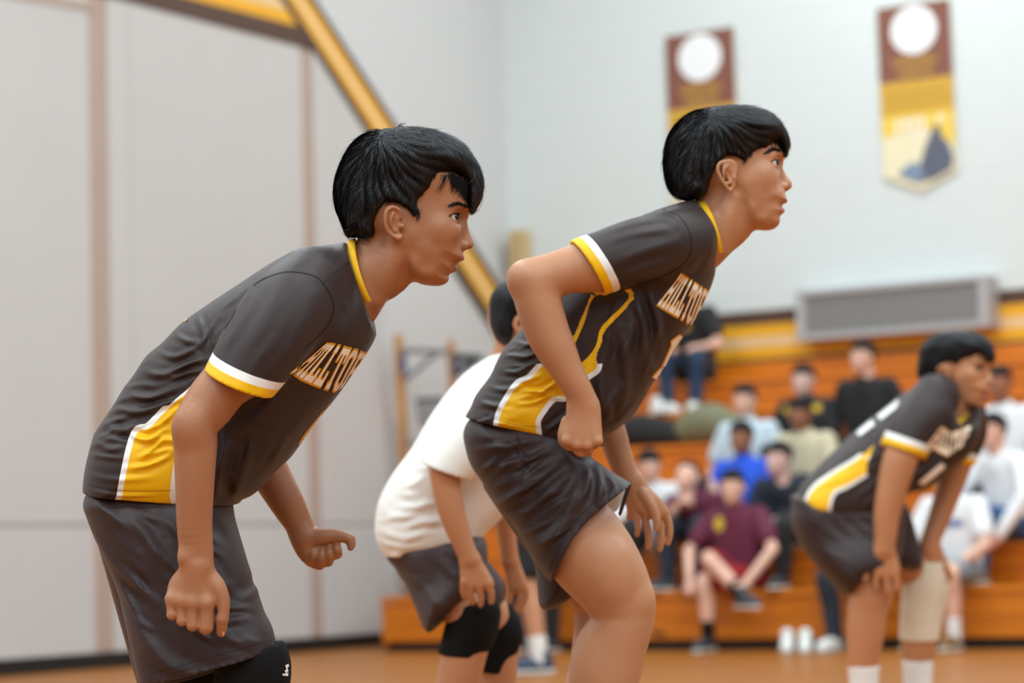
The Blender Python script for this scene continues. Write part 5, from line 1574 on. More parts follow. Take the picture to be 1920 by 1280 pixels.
    yel = [(934, 800), (939, 775), (953, 748), (973, 720), (993, 711), (1018, 684), (1045, 660), (1068, 640), (1088, 600), (1107, 553), (1112, 546), (1165, 530), (1178, 535), (1189, 560), (1136, 619), (1130, 640), (1120, 665), (1118, 690), (1097, 706), (1064, 741), (1037, 744), (1017, 767), (1004, 790), (1002, 830), (930, 830)]
    ins = [(1076, 648), (1096, 603), (1114, 556), (1160, 546), (1169, 543), (1178, 561), (1129, 611), (1120, 640), (1112, 657), (1094, 677), (1070, 690), (1050, 690)]
    def jattr(V):
        w = V[:, 2] - D
        on_sl = (chain_coord(V, sleeve) < 1.12) & (w < -.09)
        dist = -((V - np.array(cuffp)) @ cuffn)
        cuff = np.where(on_sl & (dist < .05) & (dist > -.006), dist, 1.0)
        pan = -px_sdf(V, yel) / FPX * D
        pan = np.where((px_y(V) < 680) & (pan > 0), pan * 1000, pan)
        pan = np.where(on_sl & (dist < .2), 1.0, pan)
        return dict(panel=pan, cuff=cuff, inset=np.where(px_y(V) > 500, -px_sdf(V, ins), 1.0))
    jersey = field_obj('jersey', J.mesh(1), M['jersey'], root, attrs=jattr)
    jb = bvh_of(jersey)
    collar(fr, (1304, 379), (1339, 489), (1326, 434), .069, 14, M['gold_rib'], jersey, lean=(1.0, -.22))
    seam('armhole_seam', [(1243, 392), (1272, 404), (1290, 428), (1297, 455), (1292, 480), (1275, 500), (1235, 522), (1195, 532)], jb, jersey, 1.8)
    seam('hem_stitch', [(878, 770), (924, 785), (969, 796), (1010, 800)], jb, jersey, 0.6)
    chest_word('HILLTOP', [(0, 1275, 513), (.3, 1289, 522), (.6, 1304, 532), (.85, 1318, 541), (1, 1328, 547)], [(0, 1231, 571), (.3, 1255, 585), (.6, 1277, 598), (.85, 1292, 607), (1, 1303, 613)], jb, jersey)
    one = [(1274, 626), (1265, 632), (1257, 639), (1257, 647), (1239, 688), (1234, 692), (1222, 706), (1231, 713), (1242, 700), (1243, 694), (1263, 655), (1279, 631)]
    decal('number_outline', [dense(grow(one, .8))], jb, M['print_gold'], jersey, off=.0010, step=2.5)
    decal('number', [dense(grow(one, -1.3))], jb, M['print_white'], jersey, off=.0018, step=2.5)
    # shorts
    Sh = box_px(fr, 850, 740, 1240, 1190, -.22, .24, .0036)
    sp = fr.poly([(910, 768), (882, 784), (869, 809), (872, 837), (882, 870), (901, 898), (921, 927), (937, 955), (950, 966), (966, 988), (986, 1020), (1002, 1048), (1022, 1075), (1035, 1088), (1070, 1140), (1150, 1080), (1225, 960), (1200, 912), (1183, 903), (1152, 885), (1124, 866), (1105, 850), (1085, 800), (1000, 760)])
    keep = fr.poly([(840, 720), (1300, 720), (1300, 860), (1183, 906.5), (1165, 915), (1136, 936), (1100, 968), (1071, 1001), (1051, 1041), (1038, 1074), (1035, 1092), (1010, 1110), (840, 1110)], -.08, smooth=1)
    near_hem = fr.poly([(1020, 1140), (1000, 1060), (1040, 980), (1100, 905), (1150, 870), (1240, 860), (1260, 1140)], -.08, smooth=1)
    wsh = fr.ctrl([(920, 830, .150), (1000, 830, .148), (980, 920, .140), (1060, 930, .125), (1080, 1010, .112), (1170, 915, .105)])
    rsh = fr.ctrl([(880, 850, .10), (1130, 860, .06), (1000, 1020, .08), (1180, 910, .05), (1060, 1050, .07), (1020, 900, .12)])
    zsh = fr.ctrl([(920, 830, D), (1000, 830, D), (980, 920, D - .03), (1060, 930, D - .06), (1080, 1010, D - .08), (1170, 915, D - .085)])
    fd2 = [([(880, 840), (950, 830), (1010, 815)], .004, .008), ([(895, 875), (970, 860), (1040, 835)], .004, .009), ([(930, 940), (1000, 890), (1060, 850)], .005, .010), ([(960, 975), (1030, 910), (1080, 860)], .005, .010), ([(1000, 1030), (1060, 950), (1095, 870)], .005, .012), ([(1110, 862), (1120, 890), (1118, 930)], .005, .007), ([(1098, 862), (1096, 900), (1080, 940)], .005, .007),
           ([(1130, 880), (1145, 900), (1140, 920)], .004, .006), ([(990, 1010), (1040, 985), (1090, 940)], .003, .010), ([(1044, 1062), (1068, 1010), (1098, 975), (1160, 924)], .0016, .004), ([(960, 800), (975, 840), (1000, 870)], .003, .006), ([(1060, 820), (1085, 845), (1100, 850)], .005, .008)]
    fd2 += auto_folds(18, 890, 830, 1080, 1000, 32, (60, 130), (.0015, .0032), (.004, .008), 24)
    Sh.inflate(sp, wsh, rsh, zsh, k=.004, p=2.2, relief=folds(fr, [(a, b * 1.6, c * .85) for a, b, c in fd2]), keep=keep)
    Sh.inflate(sp, wsh, rsh, zsh, k=.001, p=2.2, mode='cut', shrink=.007, dW=.014, keep=near_hem)
    Sh.inflate(fr.poly([(900, 890), (960, 1000), (1000, 1060), (1008, 1110), (1014, 1149), (1039, 1151), (1079, 1123), (1095, 1085), (1100, 1000), (1050, 900)]), .085, .05, D + .10, k=.012)
    shorts = field_obj('shorts', Sh.mesh(1), M['shorts'], root)
    sb_ = bvh_of(shorts)
    for nm, mt_, pl_ in (('lining', 'lining', [(1130, 940), (1150, 925), (1168, 913), (1175, 913), (1166, 940), (1158, 956), (1145, 960)]), ('inner_hem', 'shorts', [(1173, 910), (1184, 904), (1184, 910), (1165, 966), (1159, 962), (1166, 938)])):
        Lf = box_px(fr, 1115, 890, 1200, 980, -.04, .04, .0025)
        Lf.inflate(fr.poly(pl_, smooth=2), .005, .005, D, k=.001)
        field_obj(nm, Lf.mesh(1), M[mt_], shorts)
    seam('hem_stitch', [(1030, 1070), (1044, 1034), (1064, 994), (1094, 960), (1130, 927), (1160, 906)], sb_, shorts, 1.1)
    for px_, py_, w_ in ((1066, 1600, -.085), (1040, 1570, .13)):
        a = at(px_, py_, D + w_); a = np.array([a[0], a[1], 0])
        shoe('shoe', a - np.array([.09, .0, 0]), a + np.array([.19, -.02, 0]), root, M['white_shoe'])
    return root
HERO_R = hero_right()
# ------------------------------------------------------------------ other players
M['white_tee'] = mat('white_cotton', srgb(236, 233, 226), 0.8, noise=0.03, bump=0.15, bscale=500, sheen=0.1)
M['charcoal_shorts'] = mat('charcoal_shorts_cloth', srgb(66, 54, 55), 0.6, noise=0.05, sheen=0.05)
M['skin_m'] = skin_mat('tan_skin', srgb(186, 128, 90), srgb(170, 92, 80))
M['cream_brace'] = mat('cream_knee_brace_knit', srgb(222, 208, 184), 0.8, noise=0.05, bump=0.3, bscale=300)
M['black_cloth'] = mat('black_cloth', srgb(30, 30, 33), 0.7, noise=0.1, sheen=0.05)
M['navy_cloth'] = mat('navy_cloth', srgb(38, 44, 60), 0.7, noise=0.1, sheen=0.05)

def move_head(V, fr_from, pivot_px, fr_to, to_px, yaw, roll=0.0, scale=1.0):
    """take a modelled head, turn it about its own upright axis and set it elsewhere"""
    c = np.array(fr_from.p(*pivot_px)); q = (V - c) * scale
    a = math.radians(yaw); x, z = q[:, 0] * math.cos(a) + q[:, 2] * math.sin(a), -q[:, 0] * math.sin(a) + q[:, 2] * math.cos(a)
    b = math.radians(roll); y = q[:, 1]
    x, y = x * math.cos(b) - y * math.sin(b), x * math.sin(b) + y * math.cos(b)
    return np.stack([x, y, z], 1) + np.array(fr_to.p(*to_px))

def white_player():
    fr = Frame(5.6); D = fr.D
    root = person_root('player in plain white T-shirt bending forward behind the others, black knee pads', 'volleyball players', 850, 0, D)
    A = box_px(fr, 770, 820, 1010, 1165, -.30, .30, .004)
    A.chain(fr.ch([(900, 800, -.16, .045), (842, 862, -.185, .038), (836, 905, -.19, .0335), (848, 963, -.195, .0295), (868, 1018, -.195, .0240), (880, 1048, -.195, .0215)]), k=.01)
    A.inflate(fr.poly([(866, 1045), (893, 1036), (908, 1058), (924, 1085), (926, 1098), (905, 1104), (880, 1104), (866, 1094), (862, 1068)], -.195), .014, .018, D - .195, k=.01)
    for rows in ([(870, 1090), (869, 1106), (872, 1119)], [(882, 1096), (883, 1115), (886, 1129)], [(898, 1098), (901, 1118), (901, 1133)], [(914, 1094), (921, 1112), (921, 1128)]):
        A.chain(fr.ch([(a, b, -.20 + .006 * i, .0092 - .0008 * i) for i, (a, b) in enumerate(rows)]), k=.004)
    A.chain(fr.ch([(940, 820, .16, .045), (938, 900, .19, .034), (948, 985, .20, .0240), (956, 1050, .20, .021)]), k=.01)
    A.inflate(fr.poly([(943, 1045), (968, 1045), (984, 1078), (988, 1104), (970, 1112), (952, 1104), (946, 1075)], .2), .014, .018, D + .2, k=.01)
    for rows in ([(984, 1098), (986, 1118), (976, 1140), (964, 1148)], [(972, 1104), (974, 1122), (966, 1142)], [(958, 1100), (956, 1120), (952, 1138)]):
        A.chain(fr.ch([(a, b, .20, .0092 - .0006 * i) for i, (a, b) in enumerate(rows)]), k=.004)
    L = box_px(fr, 730, 1000, 1000, 1600, -.22, .24, .006)
    L.chain(fr.ch([(822, 1050, -.045, .045), (856, 1115, -.075, .050), (884, 1172, -.09, .056), (874, 1210, -.09, .052), (858, 1280, -.09, .049), (835, 1380, -.09, .043), (815, 1480, -.09, .032), (813, 1515, -.09, .032)]), k=.02)
    L.chain(fr.ch([(825, 1050, .05, .045), (885, 1115, .09, .050), (938, 1182, .12, .050), (934, 1220, .12, .048), (932, 1280, .12, .044), (905, 1380, .12, .040), (880, 1470, .12, .032), (878, 1500, .12, .032)]), k=.02)
    H = box_px(fr, 890, 500, 1090, 720, -.12, .12, .005)
    H.ball(fr.p(985, 590), (.088, .088, .070), k=.02); H.ball(fr.p(1015, 625), (.065, .065, .055), k=.03)
    H.chain(fr.ch([(985, 625, 0, .055), (965, 680, 0, .058), (950, 715, 0, .06)]), k=.02)
    H.chain(fr.ch([(976, 596, -.072, .006), (967, 600, -.078, .006), (966, 612, -.078, .006), (974, 622, -.074, .007)]), k=.006)
    body = field_obj('body', [A.mesh(1), L.mesh(1), H.mesh(1)], M['skin_m'], root, attrs=lambda V: dict(pig=np.zeros(len(V))))
    G = box_px(fr, 900, 505, 1060, 665, -.12, .12, .004)
    G.inflate(fr.poly([(916, 578), (921, 552), (937, 532), (960, 523), (1000, 524), (1030, 542), (1044, 575), (1020, 592), (984, 596), (970, 600), (966, 622), (962, 642), (948, 650), (934, 642), (923, 622), (917, 602)]), .083, fr.ctrl([(925, 570, .06), (960, 525, .07), (1020, 540, .06), (1000, 594, .012), (968, 620, .012), (945, 645, .025)]), D, k=.002)
    field_obj('hair', G.mesh(1), M['hair'], root)
    J = box_px(fr, 680, 630, 1090, 1070, -.27, .26, .0045)
    cp = fr.p(834, 884, -.185); cn = np.array([-.34, -.93, 0]); cn /= np.linalg.norm(cn)
    sl = fr.ch([(985, 720, -.09, .062), (930, 765, -.135, .062), (880, 825, -.168, .060), (836, 884, -.185, .0555), (812, 930, -.19, .054)])
    J.chain(sl, k=.004, sub=8, clip=[(cp, cn)])
    J.chain([q[:3] + (q[3] - .009,) for q in sl], k=.001, mode='cut', clip=[(np.array(cp) - cn * .05, -cn)])
    J.chain(fr.ch([(1000, 740, .12, .06), (950, 830, .18, .058), (925, 900, .2, .055)]), k=.02)
    fd = [([(710, 950), (760, 960), (810, 940)], .004, .008), ([(706, 985), (760, 1000), (815, 985)], .004, .008), ([(715, 1010), (760, 1018), (800, 1010)], .003, .006), ([(735, 905), (770, 905), (800, 890)], .004, .007), ([(770, 860), (800, 850), (820, 830)], .003, .006)] + auto_folds(14, 720, 890, 840, 1010, 8, (40, 90), (.002, .004), (.006, .009), 31)
    J.inflate(fr.poly([(990, 648), (948, 655), (912, 671), (869, 701), (832, 744), (802, 787), (771, 841), (735, 890), (710, 939), (703, 985), (707, 1014), (719, 1038), (740, 1062), (890, 1062), (905, 1012), (948, 964), (1000, 900), (1040, 820), (1060, 740), (1045, 680)]),
              fr.ctrl([(760, 980, .148), (800, 860, .148), (920, 740, .155), (970, 690, .10), (900, 960, .12), (1000, 800, .14)]), .10, D, k=.02, p=2.3, relief=folds(fr, fd),
              keep=fr.poly([(680, 600), (680, 1042), (724, 1039.5), (759, 1036), (804, 1023), (839, 1012), (862, 1015), (890, 1018), (946, 964), (1100, 900), (1100, 600)], smooth=1))
    field_obj('t_shirt', J.mesh(1), M['white_tee'], root)
    Sh = box_px(fr, 690, 970, 990, 1210, -.2, .22, .005)
    Sh.inflate(fr.poly([(722, 1000), (724, 1042), (742, 1065), (759, 1091), (780, 1136), (802, 1181), (832, 1160), (869, 1130), (905, 1100), (915, 1030), (890, 990), (800, 980)]), .13, .065, fr.ctrl([(740, 1040, D), (800, 1060, D - .01), (840, 1140, D - .05)]), k=.004, relief=folds(fr, auto_folds(10, 740, 1040, 880, 1140, -35, (50, 100), (.003, .005), (.007, .011), 32)))
    Sh.chain(fr.ch([(810, 1040, .06, .09), (890, 1110, .10, .072)]), k=.02)
    field_obj('shorts', Sh.mesh(1), M['charcoal_shorts'], root)
    for rows in ([(893, 1150, -.09, .057), (884, 1178, -.09, .0605), (871, 1208, -.09, .0545), (858, 1250, -.09, .052)], [(930, 1160, .12, .050), (938, 1185, .12, .0545), (930, 1222, .12, .051), (918, 1280, .12, .047)]):
        K = box_px(fr, 790, 1100, 1000, 1310, -.18, .22, .005)
        a, b = rows[0], rows[-1]
        K.chain(fr.ch(rows), k=.004, clip=[(fr.p(b[0], b[1] - 22, b[2]), (-.1, -.99, 0)), (fr.p(a[0], a[1] - 24, a[2]), (-.3, .95, 0))])
        field_obj('knee_pad', K.mesh(1), M['black_knit'], root)
    for px_, w_ in ((813, -.09), (878, .12)):
        a = at(px_, 1530, D + w_); a = np.array([a[0], a[1], 0])
        shoe('shoe', a - np.array([.09, 0, 0]), a + np.array([.19, -.02, 0]), root, M['white_shoe'])
white_player()

def far_player():
    fr = Frame(7.6); D = fr.D
    root = person_root('player in brown jersey at right with hands on knees and a cream knee brace', 'volleyball players', 1660, 0, D)
    hd = build_head(FR_R, HEAD_R, h=.0034)
    keep_ = hd[0][:, 1] > FR_R.p(0, 440)[1] - .02
    to = (1806, 688); yaw = 32
    hv = move_head(hd[0], FR_R, (1385, 310), fr, to, yaw, -4)
    A = box_px(fr, 1580, 730, 1900, 1125, -.28, .28, .005)
    A.chain(fr.ch([(1722, 790, -.135, .045), (1692, 850, -.165, .054), (1674, 910, -.17, .0475), (1663, 962, -.17, .0415), (1660, 1005, -.17, .035), (1657, 1030, -.17, .031)]), k=.01)
    A.inflate(fr.poly([(1640, 1025), (1672, 1022), (1684, 1050), (1688, 1075), (1670, 1085), (1642, 1080), (1630, 1062)], -.17), .016, .022, D - .17, k=.012)
    for rows in ([(1634, 1060), (1626, 1074), (1622, 1086)], [(1645, 1075), (1642, 1090), (1644, 1102)], [(1660, 1080), (1662, 1096), (1664, 1110)], [(1676, 1076), (1682, 1090), (1680, 1104)]):
        A.chain(fr.ch([(a, b, -.175, .0105 - .0008 * i) for i, (a, b) in enumerate(rows)]), k=.005)
    A.chain(fr.ch([(1812, 810, .12, .045), (1795, 870, .13, .046), (1768, 950, .12, .038), (1746, 1010, .10, .031), (1742, 1030, .10, .03)]), k=.01)
    A.inflate(fr.poly([(1728, 1020), (1757, 1015), (1772, 1040), (1780, 1066), (1764, 1076), (1744, 1066), (1732, 1046)], .1), .016, .02, D + .09, k=.012)
    for rows in ([(1745, 1062), (1748, 1076), (1752, 1088)], [(1758, 1066), (1764, 1080), (1768, 1090)], [(1772, 1062), (1780, 1074), (1783, 1084)]):
        A.chain(fr.ch([(a, b, .075, .0105 - .0008 * i) for i, (a, b) in enumerate(rows)]), k=.005)
    A.chain(fr.ch([(1790, 725, 0, .058), (1782, 760, 0, .062), (1770, 790, 0, .07)]), k=.02)
    L = box_px(fr, 1520, 930, 1810, 1400, -.2, .26, .006)
    L.chain(fr.ch([(1572, 985, -.045, .055), (1610, 1048, -.075, .060), (1634, 1098, -.09, .067), (1627, 1140, -.09, .062), (1622, 1195, -.09, .057), (1618, 1250, -.09, .046), (1620, 1330, -.09, .036), (1622, 1385, -.09, .034)]), k=.02)
    L.chain(fr.ch([(1590, 985, .06, .055), (1675, 1035, .11, .060), (1735, 1085, .13, .066), (1730, 1140, .13, .062), (1723, 1200, .13, .056), (1720, 1250, .13, .046), (1722, 1330, .13, .036), (1724, 1370, .13, .034)]), k=.02)
    body = field_obj('body', [(hv, hd[1]), A.mesh(1), L.mesh(1)], M['skin_m'], root, attrs=lambda V: dict(pig=np.concatenate([lips_pig(hd[0], HEAD_R, FR_R.D), np.zeros(len(V) - len(hv))])))
    hr = build_hair(FR_R, HEAD_R, h=.0036)
    field_obj('hair', (move_head(hr[0], FR_R, (1385, 310), fr, to, yaw, -4), hr[1]), M['hair'], root)
    for s in (-1, 1):
        c = move_head(np.array([FR_R.p(1450.5, 305.5, s * .0325)]), FR_R, (1385, 310), fr, to, yaw, -4)[0]
        V, f = uv_ball(c, .0124, 12, 8)
        mesh_obj('eye', cam_to_world(V), f, M['iris'], body)
    bw = [(1437, 286), (1444, 281.5), (1452, 280), (1459, 282), (1464, 285)]
    for s in (-1, 1):
        pts = move_head(np.array([FR_R.p(a, b, s * (.060 - .028 * i / 4)) for i, (a, b) in enumerate(bw)]), FR_R, (1385, 310), fr, to, yaw, -4)
        MB().tube([cam_to_world(p) for p in pts], [.002, .003, .0035, .003, .002], 6).build('eyebrow', M['hair'], body, smooth=True)
    J = box_px(fr, 1470, 700, 1880, 1000, -.27, .27, .005)
    cp = fr.p(1692, 843, -.165); cn = np.array([-.33, -.94, 0]); cn /= np.linalg.norm(cn)
    sl = fr.ch([(1755, 745, -.08, .075), (1722, 790, -.135, .072), (1698, 834, -.163, .066), (1680, 880, -.175, .064)])
    J.chain(sl, k=.004, sub=8, clip=[(cp, cn)])
    cp2 = fr.p(1797, 868, .13); cn2 = np.array([-.2, -.98, 0]); cn2 /= np.linalg.norm(cn2)
    sl2 = fr.ch([(1808, 775, .08, .070), (1812, 810, .12, .066), (1797, 862, .13, .054), (1788, 900, .13, .054)])
    J.chain(sl2, k=.004, clip=[(cp2, cn2)])
    fd = auto_folds(14, 1510, 800, 1700, 930, 40, (40, 90), (.003, .005), (.008, .012), 41)
    hem0, hem1 = fr.p(1494, 943), fr.p(1560, 957)
    hn = np.array([hem1[1] - hem0[1], -(hem1[0] - hem0[0]), 0]); hn /= np.linalg.norm(hn); hn = hn if hn[1] < 0 else -hn
    J.inflate(fr.poly([(1760, 714), (1748, 713), (1726, 722), (1694, 739), (1662, 765), (1619, 797), (1577, 834), (1534, 876), (1502, 913), (1493, 940), (1500, 985), (1640, 985), (1670, 950), (1700, 925), (1736, 915), (1779, 884), (1815, 850), (1830, 812), (1837, 778), (1828, 758), (1813, 772), (1796, 793), (1779, 778), (1767, 745)]),
              fr.ctrl([(1540, 900, .15), (1640, 830, .16), (1740, 780, .17), (1770, 730, .10), (1800, 800, .16)]), fr.ctrl([(1600, 820, .12), (1740, 725, .09), (1780, 880, .09), (1830, 790, .06), (1650, 950, .1), (1796, 790, .012), (1770, 750, .014), (1780, 775, .012)]), D, k=.02, p=2.3, relief=folds(fr, fd), clip=[(hem0, hn)])
    yel = [(1509, 950), (1524, 918), (1560, 890), (1600, 866), (1615, 855), (1640, 832), (1662, 808), (1668, 812), (1640, 848), (1622, 862), (1655, 858), (1640, 876), (1590, 908), (1562, 922), (1552, 954), (1552, 975), (1505, 970)]
    def jattr(V):
        w = V[:, 2] - D
        d1 = -((V - np.array(cp)) @ cn); d2 = -((V - np.array(cp2)) @ cn2)
        cuff = np.where((chain_coord(V, sl) < 1.12) & (w < -.08) & (d1 < .05) & (d1 > -.008), d1 * .8, 1.0)
        cuff = np.where((chain_coord(V, sl2) < 1.12) & (w > .04) & (d2 < .05) & (d2 > -.008), d2 * .8, cuff)
        pan = -px_sdf(V, yel) / FPX * D
        pan = np.where((px_y(V) < 850) & (pan > 0), pan * 1000, pan)
        return dict(panel=np.where((chain_coord(V, sl) < 1.35) & (w < -.06), 1.0, pan), cuff=cuff, inset=np.ones(len(V)))
    jersey = field_obj('jersey', J.mesh(1), M['jersey'], root, attrs=jattr)
    jb = bvh_of(jersey)
    Cf = box_px(fr, 1735, 700, 1850, 815, -.13, .13, .004)
    Cf.chain(fr.ch([(1756, 716, .0, .009), (1762, 742, -.070, .009), (1777, 777, -.088, .009), (1796, 793, -.062, .009), (1812, 776, -.03, .009), (1826, 760, .02, .009)]), k=.003, sub=6)
    field_obj('collar', Cf.mesh(1), M['gold_rib'], jersey)
    chest_word('HILLTOP', [(0, 1764, 800), (.5, 1784, 812), (1, 1821, 799)], [(0, 1737, 834), (.45, 1776, 854), (1, 1808, 833)], jb, jersey)
    decal('number', [dense([(1722, 903), (1731, 909), (1772, 874), (1765, 867)])], jb, M['print_white'], jersey, off=.003, step=3)
    decal('back_number', [dense([(1607, 812), (1636, 788), (1642, 797), (1613, 819)]), dense([(1646, 781), (1684, 751), (1690, 760), (1652, 789)])], jb, M['white_sock'], jersey, off=.004, step=3)
    Sh = box_px(fr, 1465, 910, 1770, 1130, -.23, .26, .006)
    Sh.inflate(fr.poly([(1492, 925), (1485, 948), (1484, 982), (1510, 1036), (1556, 1090), (1582, 1111), (1606, 1094), (1640, 1082), (1672, 1072), (1690, 1010), (1684, 940), (1580, 920)]), .145, .07, fr.ctrl([(1500, 960, D), (1580, 950, D), (1600, 1070, D - .05)]), k=.004, relief=folds(fr, auto_folds(8, 1510, 960, 1660, 1060, -40, (50, 100), (.003, .005), (.008, .012), 42)))
    Sh.inflate(fr.poly([(1600, 940), (1640, 1000), (1680, 1066), (1738, 1068), (1728, 1010), (1706, 945), (1660, 920)]), .10, .05, D + .10, k=.01)
    field_obj('shorts', Sh.mesh(1), M['shorts'], root)
    K = box_px(fr, 1660, 1040, 1800, 1230, .0, .26, .005)
    K.chain(fr.ch([(1740, 1066, .13, .072), (1737, 1095, .13, .076), (1729, 1140, .13, .070), (1721, 1215, .13, .062)]), k=.004, clip=[(fr.p(1721, 1199, .13), (0, -1, 0)), (fr.p(1740, 1052, .13), (0, 1, 0))])
    field_obj('knee_brace', K.mesh(1), M['cream_brace'], root)
    for x, w_ in ((1620, -.09), (1721, .13)):
        s_ = box_px(fr, x - 60, 1220, x + 60, 1400, w_ - .07, w_ + .07, .005)
        s_.chain(fr.ch([(x - 1, 1235, w_, .050), (x, 1290, w_, .044), (x + 2, 1385, w_, .040)]), k=.004, clip=[(fr.p(x, 1247 - (12 if w_ > 0 else 0), w_), (0, 1, 0))])
        field_obj('sock', s_.mesh(1), M['white_sock'], root)
        a = at(x, 1380, D + w_); a = np.array([a[0], a[1], 0])
        shoe('shoe', a - np.array([.09, 0, 0]), a + np.array([.19, -.05, 0]), root, M['white_shoe'])
far_player()
# ------------------------------------------------------------------ spectators
def cloth(name, c, rough=0.8): return mat(name, srgb(*c), rough, noise=0.06, nscale=12, bump=0.1, bscale=200, sheen=0.05)
C = dict(maroon=cloth('maroon_cotton', (98, 34, 58)), blue=cloth('royal_blue_cotton', (38, 88, 214)), ice=cloth('pale_blue_cotton', (196, 212, 220)),
         white=cloth('white_shirt_cotton', (232, 234, 236)), navy=cloth('dark_navy_cotton', (38, 44, 56)), black=cloth('black_cotton', (32, 31, 33)), beige=cloth('beige_cotton', (206, 196, 164)),
         jeans=cloth('blue_denim', (52, 84, 128)), djeans=cloth('dark_denim', (34, 54, 80)), grey=cloth('grey_denim', (130, 142, 150)), olive=cloth('olive_cotton', (118, 118, 92)), red=cloth('red_shorts_cotton', (150, 26, 30)), tan=cloth('stone_trousers', (150, 142, 118)), gold=cloth('ochre_print', (206, 172, 56)), bprint=cloth('blue_print', (120, 128, 176)))
SK = [skin_mat('spectator_skin_%s' % n, srgb(*c), srgb(170, 90, 80), sss=0.0) for n, c in (('tan', (196, 142, 110)), ('fair', (222, 174, 152)), ('brown', (150, 98, 72)), ('pale', (214, 176, 164)))]

def local_head():
    """a plain head facing +y, centred on the skull, in metres"""
    F = Field((-.11, -.13, -.19), (.11, .14, .14), .0065)
    F.ball((0, -.01, .02), (.072, .092, .088), k=.01)
    F.ball((0, .025, -.045), (.055, .062, .062), k=.03)
    F.ball((0, .052, -.085), (.026, .024, .024), k=.02)
    F.chain([(0, .082, .01, .009), (0, .098, -.028, .012)], k=.012)
    for s in (-1, 1):
        F.ball((s * .031, .088, .008), (.014, .012, .010), k=.01, mode='cut')
        F.ball((s * .076, -.005, -.015), (.009, .018, .028), k=.006)
        F.ball((s * .022, .078, -.062), (.014, .008, .005), k=.006)
    F.chain([(0, -.03, -.07, .052), (0, -.045, -.17, .055)], k=.02)
    return F.mesh(1)
def local_hair(fringe=.045):
    F = Field((-.12, -.14, -.14), (.12, .14, .16), .0065)
    F.ball((0, -.012, .030), (.083, .104, .094), k=.005)
    sl, x, y, z = F.block((-.12, -.14, -.14), (.12, .14, .16))
    line = np.where(y > .02, fringe - .010 * 0, np.where(y > -.03, fringe - .075 * (0.02 - y) / .05 * 1.1, -.075))
    F.F[...] = np.maximum(F.F, (line - z) + 0 * x)
    return F.mesh(1)
LH, LHAIR = local_head(), [local_hair(.045), local_hair(.030), local_hair(.062)]
HEAD_OFF = LH[0].shape[0]

def to_world(V, o, fx, fy):
    return o + V[:, 0:1] * fx + V[:, 1:2] * fy + V[:, 2:3] * EZ

def turned(V, yaw, nod, c):
    a, b = math.radians(yaw), math.radians(nod)
    x, y, z = V[:, 0], V[:, 1], V[:, 2]
    y, z = y * math.cos(b) - z * math.sin(b), y * math.sin(b) + z * math.cos(b)
    x, y = x * math.cos(a) - y * math.sin(a), x * math.sin(a) + y * math.cos(a)
    return np.stack([x, y, z], 1) + np.asarray(c)

